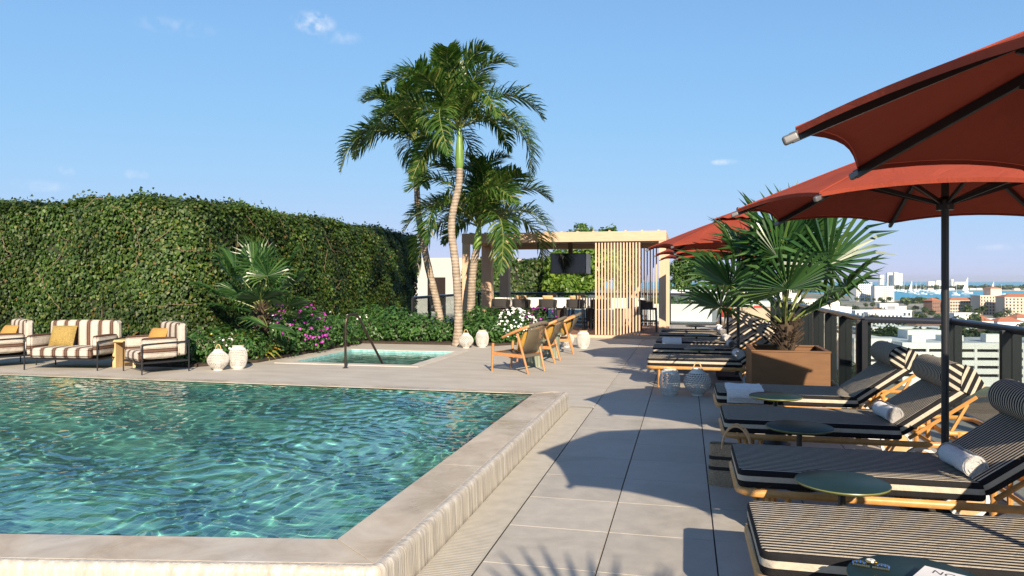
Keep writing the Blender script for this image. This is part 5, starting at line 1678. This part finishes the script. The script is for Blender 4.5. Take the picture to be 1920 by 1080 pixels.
for i, (x, y, a) in enumerate(SP):
    s = s0 if i == 0 else dup(s0)
    s.location = (x, y, .066); s.rotation_euler = (0, 0, a); s['label'] = SL[i]
    if i: tag(ob('pillow', PM, None, (x, y - .02, .066 + .665 + .225), (R(14), 0, 0)), ['', 'tan pillow on the second bar stool from the left', 'tan pillow on the third bar stool from the left', 'tan pillow on the fourth bar stool from the left', 'tan pillow on the stool left of the slatted screen'][i], 'pillow', 'tan pillows on the bar stools')
for i, (x, lb) in enumerate(((-4.1, 'first'), (-3.2, 'second'), (-2.3, 'third'))):
    s = dup(s0, (x, 22.75, .066), math.pi, f'bar stool on the far side of the counter, {lb} from the left')
    tag(ob('pillow', PM, None, (x, 22.77, .066 + .665 + .26), (R(-14), 0, 0)), f'tan pillow on the {lb} bar stool from the left behind the counter', 'pillow', 'tan pillows on the bar stools')
dup(s0, (-1.02, 21.0, .066), R(-90), 'bar stool at the right end of the bar, beside the right post')
dup(s0, (-5.55, 22.2, .066), R(90), 'bar stool at the left end of the bar, behind the leftmost stool')

# ---------------------------------------------------------------- lounge furniture beyond the far loungers
def wicker_sofa(label, x, y, rz, s=1.0):
    root = thing('wicker_sofa', label, 'sofa', (x, y, 0), rz, 'round wicker sofas'); root.scale = (s,) * 3
    m = MB(); vs = []; fs = []; n = 28; prof = [(.93, .06), (.97, .30), (1.02, .70), (1.0, .73), (.94, .72), (.88, .40), (.86, .36)]
    for i in range(n + 1):
        a = R(-35 - 250 * i / n)
        for r, z in prof: vs.append((r * math.cos(a), r * .72 * math.sin(a), z))
    k = len(prof)
    for i in range(n):
        for j in range(k - 1): fs.append((i * k + j, i * k + j + 1, (i + 1) * k + j + 1, (i + 1) * k + j))
    fs += [tuple(range(k)), tuple(n * k + j for j in range(k))[::-1]]
    m.add(vs, fs); m.build('wicker_back', M['wicker'], root, smooth=True)
    q = MB(); q.lathe([(0, .06), (.92, .06), (.92, .28), (.0, .28)], 32, mtx=Matrix.Diagonal((1, .72, 1, 1))); q.build('wicker_base', M['wicker'], root)
    q = MB(); q.lathe([(0, .282), (.84, .282), (.86, .32), (.86, .40), (.83, .43), (0, .43)], 32, mtx=Matrix.Diagonal((1, .72, 1, 1))); q.build('seat_cushion', M['towel'], root, smooth=True)
    for sx in (-.6, .6):
        for sy in (-.4, .4): MB().box(sx - .03, sx + .03, sy - .03, sy + .03, 0, .06).build('foot', M['black'], root)
    return root
wicker_sofa('rounded beige wicker sofa behind the planter palm, nearer of two', 2.15, 20.3, R(205))
wicker_sofa('rounded beige wicker sofa with red pillow, farther of two beyond the loungers', 1.75, 22.4, R(160))
for i, (x, y, lb) in enumerate(((1.15, 22.3, 'red pillow on the left of the farther wicker sofa'), (2.1, 22.5, 'red pillow on the right of the farther wicker sofa'))):
    o = ob('pillow', pillow_mesh(.36, .36, .14, mt=M['redcloth']), None, (x, y, .60), (R(-18), 0, R(-20 + 50 * i))); tag(o, lb, 'pillow', 'red pillows on the wicker sofas')
# ---------------------------------------------------------------- beyond the back railing
def white_planter(label, x0, x1, y, h, seed):
    root = thing('white_planter', label, 'planter', ((x0 + x1) / 2, y, -.05), 0, 'long white planters on the neighbouring terrace')
    w = (x1 - x0) / 2
    MB().box(-w, w, -.3, .3, 0, h).build('trough', M['whitepaint'], root, .01)
    n = int(w * 700); p = np.stack([nrg.uniform(-w + .05, w - .05, n), nrg.uniform(-.27, .27, n), h + nrg.uniform(-.02, .20, n)], -1)
    me = leaves('hedge_leaves', p, unit(n) + np.array([0, -.4, .6]), unit(n), .085 * nrg.uniform(.7, 1.2, n), OVAL, M['treeleaf']); tag(ob('hedge_leaves', me, root), kind='stuff')
    return root
white_planter('long white planter with clipped hedge behind the back railing', -1.4, .95, 28.9, .66, 1)
white_planter('white planter farther left on the neighbouring terrace', -5.2, -2.6, 28.4, .55, 2)

def broad_tree(name, label, x, y, z, h, rad, n, size, mname, seed, trunk_r=.05, group=None, lobes=9, cat='tree', nblob=9):
    """tapered trunk with limbs; crown of leaf clumps"""
    global nrg
    keep = nrg; nrg = np.random.default_rng(seed); rg = random.Random(seed)
    root = thing(name, label, cat, (x, y, z), 0, group)
    cz = h - rad[2]
    m = MB(); m.tube([(0, 0, 0), (.02 * h, .01 * h, cz * .5), (0, .02 * h, cz)], [trunk_r * 1.2, trunk_r, trunk_r * .75], 8)
    P, NN = [], []
    for i in range(nblob):
        d = Vector(unit(1)[0]); d.z = d.z * .8 + .1
        c = Vector((d.x * rad[0] * .62, d.y * rad[1] * .62, cz + d.z * rad[2] * .75))
        m.tube([(0, .01 * h, cz * .72), (c.x * .5, c.y * .5, cz * .72 + (c.z - cz * .72) * .6), c], [trunk_r * .6, trunk_r * .4, trunk_r * .15], 6)
        f = rg.uniform(.42, .6)
        p, nn = clump(n // nblob, (rad[0] * f, rad[1] * f, rad[2] * f * .85), c, 1, shell=.5, noise_amp=.4, lobes=lobes); P.append(p); NN.append(nn)
    m.build('trunk', M['bark'], root, smooth=True)
    P = np.concatenate(P); NN = np.concatenate(NN)
    me = leaves('crown', P, NN, unit(len(P)), size * nrg.uniform(.7, 1.3, len(P)), OVAL, M[mname]); tag(ob('crown', me, root), kind='stuff')
    nrg = keep
    return root
broad_tree('tree', 'small bright round tree above the white planter beyond the back railing', .13, 28.9, .55, 1.85, (.76, .7, .72), 3600, .13, 'treeleaf', 4, .04)
# leafy frangipani-like shrubs behind the bar
for i, (px, d, h, rad, lb) in enumerate(((1045, 30, 2.7, (.75, .7, .9), 'leafy bright green tree behind the television, right of the small hedge'), (1120, 31, 3.1, (.9, .7, 1.0), 'leafy bright green tree seen behind the left of the slatted screen'), (1078, 29.5, 1.75, (.8, .6, .5), 'low leafy plant with bare stems behind the bar'), (1165, 31, 3.0, (.85, .7, 1.0), 'leafy bright green tree seen behind the middle of the slatted screen'), (1085, 32, 3.0, (.9, .7, 1.0), 'leafy tree directly behind the television'))):
    broad_tree('broadleaf_tree', lb, *at(px, d), -.05, h, rad, 2600, .22, 'brightleaf', 30 + i, .045, 'bright leafy trees behind the bar')
# palm tops showing over the pergola roof
for i, (px, d, top, w) in enumerate(((1097, 34, 413, .55), (1128, 35, 428, .4), (1153, 35, 424, .42), (1068, 35, 433, .5))):
    x, y = at(px, d); zt2 = 1.5 + (526 - top) / 1380 * d
    broad_tree('slender_tree', ['tallest leafy tree top showing over the pergola roof', 'low leafy tree top over the pergola, second from the right', 'rightmost leafy tree top showing over the pergola roof', 'leftmost leafy tree top just clearing the pergola roof'][i], x, y, -.05, zt2 + .05, (w, w, .75), 520, .20, 'treeleaf', 60 + i, .05, 'leafy tree tops behind the pergola', nblob=6)
# white building beside the ivy wall
wb = thing('white_building', 'pale modern building with dark framed windows left of the pergola', 'building', (-11.0, 33.0, -.05))
MB().box(-5, 3.1, 0, 8, 0, 2.62).build('wall', M['whitewall'], wb)
MB().box(3.102, 3.9, 1.2, 8, 0, 2.55).build('wall', M['whitewall'], wb)
MB().box(-.9, -.02, -.03, -.002, .1, 1.7).build('door', M['bronze'], wb)
for (x0, x1) in ((1.9, 2.5), (2.52, 3.08)):
    f = MB().box(x0, x1, -.05, -.003, .05, 1.72).build('window', M['black'], wb); MB().box(x0 + .05, x1 - .05, -.06, -.052, .1, 1.66).build('pane', M['window'], f)
f = MB().box(3.2, 3.85, 1.14, 1.197, .05, 1.72).build('window', M['black'], wb); MB().box(3.25, 3.8, 1.128, 1.138, .1, 1.66).build('pane', M['window'], f)
wb2 = thing('white_building', 'low pale building with blue glass between the palm trunks', 'building', at(888, 36) + (-.05,))
MB().box(-1.4, 1.2, 0, 3, 0, 1.05).build('wall', M['whitewall'], wb2)
for i in range(3):
    f = MB().box(-1.25 + i * .8, -.55 + i * .8, -.05, -.002, .1, .98).build('window', M['black'], wb2); MB().box(-1.21 + i * .8, -.59 + i * .8, -.058, -.052, .14, .94).build('pane', M['window'], f)

# ================================================================== TOWN
def orient(px): return math.atan2((px - 960) / 1380, 1) * -1 + TH
def bldg_root(name, label, cat, px, d, rz=None, group=None):
    x, y = at(px, d); return thing(name, label, cat, (x, y, GZ), TH if rz is None else TH + rz, group)
def garage():
    root = bldg_root('parking_garage', 'white multi storey parking garage with dark slots below the railing', 'building', 1692, 262, R(-3))
    W, D, H = 75, 42, 15.4; lv = 5; fh = 2.95
    MB().box(.6, W - .6, 1.2, D, 0, H - 1.2).build('core', M['dark'], root)
    for k in range(lv):
        z0 = k * fh + .35
        MB().box(0, W, 0, .7, z0 + 1.05, z0 + fh - .001 if k < lv - 1 else H).build('parapet', M['cwhite'], root)
        MB().box(-.02, .68, .72, D, z0 + 1.05, z0 + fh - .001 if k < lv - 1 else H).build('parapet', M['cgrey'], root)
    MB().box(0, W, .01, .69, 0, 1.39).build('parapet', M['cwhite'], root)
    x = 0
    while x < W: MB().box(x, x + .9, -.05, .9, 0, H - .05).build('column', M['cwhite'], root); x += 8.3
    MB().box(.7, W - .7, .72, D - .2, H - 1.3, H - 1.0).build('roof_deck', M['cgrey'], root)
    for i, (x, y, w, h) in enumerate(((10, 14, 5, 2.6), (24, 20, 8, 2.2), (38, 16, 6, 3.0), (54, 12, 9, 2.4), (16, 30, 14, 3.4))): MB().box(x, x + w, y, y + w * .6, H - .99, H + h - 1).build('roof_unit', M['cwhite'], root)
    # parked cars show as roof shapes on the top level
    # stair wing at the left end
    MB().box(-13.5, -.05, 8, 30, 0, 16.2).build('wing', M['cwhite'], root)
    for k in range(3): 
        f = MB().box(-9, -2, 7.9, 7.99, 9.6 + k * 2.1 - 4, 10.6 + k * 2.1 - 4).build('window', M['dark'], root)
    MB().box(-40, -13.6, 22, 50, 0, 17.2).build('annex', M['cwhite'], root)
garage()
def slab_block(name, label, px, d, w, dep, h, floors, bays, wall, rz=0, roof=None, tower=None, win=.5, group=None):
    root = bldg_root(name, label, 'building', px, d, rz, group)
    MB().box(0, w, 0, dep, 0, h).build('wall', M[wall], root)
    fh = h / floors; bw = w / bays
    wm = MB().box(bw * (.5 - win / 2), bw * (.5 + win / 2), -.12, -.02, fh * .25, fh * .78).mesh('window', M['window'])
    for f in range(floors):
        for b in range(bays): ob('window', wm, root, (b * bw, 0, f * fh))
    bal = MB().box(0, w, -.6, -.13, -.15, .15).mesh('balcony', M[wall])
    for f in range(1, floors): ob('balcony', bal, root, (0, 0, f * fh))
    MB().box(-.4, w + .4, -.4, dep + .4, h, h + .9).build('parapet', M[wall], root)
    if roof:
        hip(root, -.8, w + .8, -.8, dep + .8, h + .91, roof, 3.2)
    if tower:
        x0, x1, th = tower; MB().box(x0, x1, 2, 2 + (x1 - x0), h + .95, h + th).build('tower', M[wall], root); hip(root, x0 - .6, x1 + .6, 1.4, 2.6 + (x1 - x0), h + th, 'terracotta', 2.2)
    return root
def hip(root, x0, x1, y0, y1, z, mt, rise, nm='roof'):
    w = x1 - x0; d = y1 - y0; s = min(w, d) / 2 * .95
    if w >= d: top = [(x0 + s, (y0 + y1) / 2), (x1 - s, (y0 + y1) / 2)]
    else: top = [((x0 + x1) / 2, y0 + s), ((x0 + x1) / 2, y1 - s)]
    v = [(x0, y0, z), (x1, y0, z), (x1, y1, z), (x0, y1, z), (*top[0], z + rise), (*top[1], z + rise)]
    if w >= d: fs = [(0, 1, 5, 4), (1, 2, 5), (2, 3, 4, 5), (3, 0, 4), (3, 2, 1, 0)]
    else: fs = [(0, 1, 4), (1, 2, 5, 4), (2, 3, 5), (3, 0, 4, 5), (3, 2, 1, 0)]
    return MB().add(v, fs).build(nm, M[mt], root)
slab_block('apartment_block', 'white apartment block at the bay shore, left of the water', 1606, 1330, 34, 18, 33, 10, 8, 'cwhite', R(16))
slab_block('apartment_block', 'second white apartment block touching the left edge of the bay', 1640, 1290, 33, 16, 27, 8, 9, 'cwhite', R(-4))
slab_block('hotel', 'cream hotel with red tiled tower at the right, above the railing', 1838, 800, 26, 16, 20.5, 6, 8, 'ccream', R(2), None, (13, 25, 8.5), .45)
slab_block('hotel', 'cream hotel wing cut off by the right picture edge', 1884, 770, 40, 18, 19.5, 6, 11, 'ccream', R(-6), 'terracotta', None, .45)
slab_block('balcony_building', 'low cream building with rows of balconies left of the hotel', 1781, 830, 33, 15, 14.5, 4, 11, 'ccream', R(1), 'terracotta', None, .7)
slab_block('villa', 'brown villa with red roof just left of the parasol pole', 1748, 840, 14, 12, 13.5, 3, 5, 'brownroof', R(18), 'terracotta')
slab_block('pale_block', 'long white two storey building in the middle of the town', 1604, 640, 52, 20, 10.5, 2, 12, 'cwhite', R(6))
slab_block('pale_block', 'pale blue grey building with a row of windows, left of the town centre', 1628, 610, 26, 16, 10, 2, 9, 'cgrey', R(-14))
slab_block('pale_block', 'long low white building just above the railing', 1606, 480, 60, 14, 6.0, 1, 14, 'cwhite', R(2))
slab_block('pale_block', 'low white building right of the parasol pole, just above the railing', 1760, 470, 40, 16, 6.2, 1, 10, 'cwhite', R(-2))
lr = bldg_root('long_roof_building', 'long building with wide brown roof at the right edge', 'building', 1838, 430, R(-3)); MB().box(0, 60, 0, 20, 0, 5.5).build('wall', M['cwhite'], lr); hip(lr, -1, 61, -1, 21, 5.5, 'brownroof', 4.5)
gb = MB().add([(14, -4, 5), (24, -4, 5), (19, -4, 8.6), (14, 9, 5), (24, 9, 5), (19, 9, 8.6)], [(0, 1, 2), (0, 2, 5, 3), (1, 4, 5, 2), (0, 3, 4, 1), (3, 5, 4)]).build('gable', M['cwhite'], lr)
# island hotels and towers in the haze
for i, (px, d, w, h, lb) in enumerate(((1650, 4300, 24, 70, 'leftmost white tower on the far shore'), (1664, 4400, 40, 84, 'broad white tower on the far shore'), (1677, 4350, 22, 86, 'slim white tower on the far shore'), (1684, 4380, 26, 80, 'rightmost white tower on the far shore'), (1741, 3300, 30, 33, 'low white hotel on the island left of the parasol pole'), (1756, 3350, 26, 37, 'white block on the island directly left of the parasol pole'), (1784, 3250, 10, 42, 'thin white tower on the island right of the parasol pole'), (1790, 3300, 55, 31, 'wide white hotel on the island right of the parasol pole'))):
    r_ = bldg_root('far_tower', lb, 'building', px, d)
    MB().box(0, w, 0, 18, 0, h).build('wall', M['cwhite'], r_)
    n = max(2, int(w / 7))
    wm = MB().box(-1.1, 1.1, -.3, -.02, 4, h - 4).mesh('window', M['window'])
    for k in range(n): ob('window', wm, r_, ((k + .5) * w / n, 0, 0))
# houses scattered through the town
def house(px, d, w, dep, h, wall, roof, rz, lb):
    r_ = bldg_root('house', lb, 'house', px, d, rz, 'small houses of the town')
    MB().box(0, w, 0, dep, 0, h).build('wall', M[wall], r_)
    if roof == 'flat': MB().box(-.3, w + .3, -.3, dep + .3, h, h + .6).build('roof', M['cwhite'], r_)
    else: hip(r_, -.7, w + .7, -.7, dep + .7, h, roof, min(w, dep) * .24)
    for k in range(max(2, int(w / 4))): MB().box((k + .3) * 4, (k + .3) * 4 + 1.5, -.1, -.01, 1.0, 2.4).build('window', M['window'], r_)
    return r_
hr_ = random.Random(77)
HOUSES = []
for k in range(64):
    d = 10 ** hr_.uniform(math.log10(300), math.log10(1300)); px = hr_.uniform(1490, 1980)
    if px > 1800 and 700 < d < 900: continue
    if d < 330 and px > 1600: continue
    HOUSES.append((px, d))
for px, d in HOUSES:
    roof = hr_.choice(['terracotta', 'terracotta', 'flat', 'flat', 'brownroof']); wall = hr_.choice(['cwhite', 'cwhite', 'ccream'])
    w = hr_.uniform(11, 24); lbn = {'terracotta': 'small house with red tiled roof among the town trees', 'flat': 'small white flat roofed house among the town trees', 'brownroof': 'small house with brown roof among the town trees'}[roof]
    o = house(px, d, w, hr_.uniform(9, 14), hr_.uniform(3.2, 7.5), wall, roof, hr_.uniform(-.5, .5), lbn); o['group'] = {'terracotta': 'red roofed houses of the town', 'flat': 'white flat roofed houses of the town', 'brownroof': 'brown roofed houses of the town'}[roof]
for k in range(16):
    d = hr_.uniform(2780, 3000); px = hr_.uniform(1700, 1960); o = house(px, d, 22, 12, 7, 'cwhite', hr_.choice(['flat', 'brownroof']), 0, 'small pale house on the beach of the far island'); o['group'] = 'beach houses of the island'
for k in range(18):
    px = hr_.uniform(1255, 1500); d = hr_.uniform(500, 2300); o = house(px, d, hr_.uniform(20, 60), 20, hr_.uniform(6, 18), 'cwhite', 'flat', hr_.uniform(-.4, .4), 'far white building seen between the pergola and the planter palm'); o['group'] = 'far white buildings behind the back railing'
# town trees: a few crown shapes, shared
def crown_variant(seed, n=260, rad=(4.2, 4.2, 3.4)):
    global nrg
    keep = nrg; nrg = np.random.default_rng(seed); P, NN = [], []
    for i in range(6):
        d = unit(1)[0]; c = d * np.array(rad) * .5; c[2] += 6.2
        p, nn = clump(n // 6, np.array(rad) * .58, c, 1, shell=.5, noise_amp=.4); P.append(p); NN.append(nn)
    P = np.concatenate(P); NN = np.concatenate(NN)
    me = leaves('crown', P, NN, unit(len(P)), 1.7 * nrg.uniform(.7, 1.3, len(P)), OVAL, M['cityleaf']); nrg = keep; return me
CV = [crown_variant(s) for s in (1, 2, 3, 4)]
TT = MB().tube([(0, 0, 0), (.1, 0, 2.5), (0, 0, 5)], [.35, .28, .2], 6).mesh('trunk', M['bark'])
def town_tree(px, d, s, k, lb, group):
    x, y = at(px, d); r_ = thing('tree', lb, 'tree', (x, y, GZ), hr_.uniform(0, 6.28), group); r_.scale = (s, s, s * hr_.uniform(.8, 1.1))
    tag(ob('crown', CV[k % 4], r_), kind='stuff'); ob('trunk', TT, r_); return r_
for k in range(190):
    d = 10 ** hr_.uniform(math.log10(285), math.log10(1350)); px = hr_.uniform(1490, 1990)
    if d < 330 and px > 1655: d += 80
    town_tree(px, d, hr_.uniform(.7, 1.25), k, 'green tree among the houses of the town', 'trees among the town houses')
for k in range(26): town_tree(hr_.uniform(1640, 1990), hr_.uniform(318, 400), hr_.uniform(1.2, 1.7), k, 'dark leafy tree in the row behind the parking garage', 'trees behind the parking garage')
for k in range(22): town_tree(hr_.uniform(1500, 1650), hr_.uniform(130, 250), hr_.uniform(.9, 1.4), k, 'tree left of the parking garage, seen through the railing glass', 'trees left of the garage')
for k in range(40): town_tree(hr_.uniform(1250, 1500), hr_.uniform(350, 1700), hr_.uniform(1.0, 1.6), k, 'distant tree seen over the back railing', 'trees beyond the back railing')
# the town goes on to the right of the picture
for k in range(34):
    roof = hr_.choice(['terracotta', 'flat', 'brownroof']); o = house(hr_.uniform(2000, 2900), hr_.uniform(220, 1100), hr_.uniform(12, 30), 12, hr_.uniform(3.5, 9), 'cwhite', roof, hr_.uniform(-.5, .5), 'house of the town to the right of the picture'); o['group'] = 'houses of the town right of the picture'
for k in range(80): town_tree(hr_.uniform(2000, 2900), hr_.uniform(180, 1100), hr_.uniform(.8, 1.4), k, 'tree of the town to the right of the picture', 'trees of the town right of the picture')
# woods of the island and the far shore: one mass each
def wood_mass(name, label, n, pxr, dr, hmax, size, zl=.8):
    px = nrg.uniform(*pxr, n); d = nrg.uniform(*dr, n); c = (px - 960) / 1380 * d
    x = -d * math.sin(TH) + c * math.cos(TH); y = d * math.cos(TH) + c * math.sin(TH); z = GZ + zl + nrg.random(n) ** .7 * hmax * (.75 + .25 * np.sin(px * .21) * np.sin(px * .053 + 1))
    me = leaves(name, np.stack([x, y, z], -1), unit(n) + np.array([0, -.5, .6]), unit(n), size * nrg.uniform(.6, 1.3, n), IVY, M['cityleaf'])
    tag(ob(name, me), label, 'woods', None, 'stuff')
wood_mass('island_woods', 'dark green woods covering the far island', 19000, (1500, 2600), (2960, 3080), 15, 9)
wood_mass('far_woods', 'dark green woods along the far left shore', 6000, (1250, 1640), (2300, 3300), 13, 10)
wood_mass('shore_woods', 'green mangroves at the near shore of the bay', 1800, (1690, 1760), (1200, 1330), 6, 3.5)
o = MB().prism([at(1500, 2965), at(2600, 2965), at(2600, 3090), at(1500, 3090)], GZ + .8, GZ + 1.0).build('island_floor', M['island']); tag(o, kind='structure')
# boats
def boat(px, d, L, mast, lb, sail=False):
    x, y = at(px, d); r_ = thing('sailing_boat' if mast else 'motor_boat', lb, 'boat', (x, y, GZ - .6), hr_.uniform(-.6, .6), 'boats on the bay')
    h = MB(); vs = []; fs = []; n = 9
    for i in range(n + 1):
        t = i / n; w = L * .16 * (1 - (max(0, t - .35) / .65) ** 2.2) * (.75 + .25 * min(1, t * 4))
        vs += [(-L / 2 + L * t, -w, L * .13 + L * .03 * t), (-L / 2 + L * t, 0, -.2), (-L / 2 + L * t, w, L * .13 + L * .03 * t)]
    for i in range(n): fs += [(i * 3, i * 3 + 1, i * 3 + 4, i * 3 + 3), (i * 3 + 1, i * 3 + 2, i * 3 + 5, i * 3 + 4), (i * 3 + 2, i * 3, i * 3 + 3, i * 3 + 5)]
    fs.append((0, 2, 1)); h.add(vs, fs); h.build('hull', M['hull'], r_)
    MB().box(-L * .25, L * .12, -L * .09, L * .09, L * .13, L * .13 + L * .10).build('cabin', M['hull'], r_, L * .02)
    if mast:
        MB().tube([(L * .08, 0, L * .13), (L * .08, 0, mast)], [L * .016, L * .010], 5).build('mast', M['hull'], r_)
        MB().tube([(L * .08, 0, L * .30), (-L * .38, 0, L * .30)], L * .016, 5).build('boom', M['hull'], r_)
        if sail: MB().add([(L * .06, 0, L * .33), (-L * .36, .4, L * .33), (L * .06, 0, mast * .97)], [(0, 1, 2)]).build('sail', M['paper'], r_)
    return r_
BO = [(1709, 2250, 20, 38, 1, 'boat under white sail at the left of the bay'), (1693, 2300, 18, 26, 0, 'sailing boat moored off the far shore'), (1717, 2000, 15, 0, 0, 'small motor boat in the left of the bay'), (1731, 2000, 17, 26, 0, 'sailing boat left of the parasol pole'), (1718, 2350, 20, 34, 0, 'tall masted boat moored off the far shore, left of the pole'),
      (1750, 2250, 34, 0, 0, 'large white motor yacht just left of the parasol pole'), (1756, 2050, 16, 0, 0, 'motor boat below the yacht left of the pole'), (1745, 1950, 8, 0, 0, 'tiny white boat in the middle of the bay'), (1792, 1850, 24, 24, 0, 'white catamaran right of the parasol pole'), (1813, 2080, 30, 48, 1, 'largest sailing boat with bare rig right of the parasol pole'),
      (1845, 1640, 22, 0, 0, 'white motor boat above the hotel'), (1862, 1800, 20, 36, 1, 'sailing boat directly behind the hotel tower'), (1876, 1950, 20, 28, 0, 'sailing boat at the right of the bay')]
for px, d, L, mast, sl_, lb in BO: boat(px, d, L * 1.15, mast, lb, bool(sl_))
for k in range(26): boat(hr_.uniform(1655, 1770), hr_.uniform(2500, 2850), hr_.uniform(14, 26), hr_.choice([0, 24, 30, 36]), 'boat moored in the marina of the far shore')
# lamp posts / masts on the far left skyline
for i, px in enumerate((1327, 1336, 1345)):
    x, y = at(px, 420); r_ = thing('floodlight_mast', ['left', 'middle', 'right'][i] + ' thin floodlight mast on the skyline above the back railing', 'mast', (x, y, GZ))
    MB().tube([(0, 0, 0), (0, 0, 42 + 2 * i)], [.35, .16], 6).build('pole', M['greymetal'], r_); MB().box(-1, 1, -.2, .2, 41.8 + 2 * i, 42.8 + 2 * i).build('lamp_head', M['greymetal'], r_)
# tower block we stand on
o = MB().prism([(-21.8, -5.9), (3.0, -5.9), (3.0, 9.2), (2.1, 9.2), (2.1, 18.7), (2.9, 18.7), (2.9, 26.1), (-21.8, 26.1)], GZ, -1.65).build('building_below', M['whitewall']); tag(o, kind='structure')
# ================================================================== AIR
hz, ht, hb = nt('haze_air')
ht.nodes.remove(hb)
pv = ht.nodes.new('ShaderNodeVolumePrincipled')
pv.inputs['Color'].default_value = (.86, .92, 1, 1); pv.inputs['Density'].default_value = 4e-5; pv.inputs['Anisotropy'].default_value = .2
ht.links.new(pv.outputs[0], ht.nodes['Material Output'].inputs['Volume'])
o = MB().box(-31000, 31000, -31000, 31000, GZ - 5, 120).build('haze', hz); tag(o, 'thin pale sea haze filling the air', None, kind='stuff')
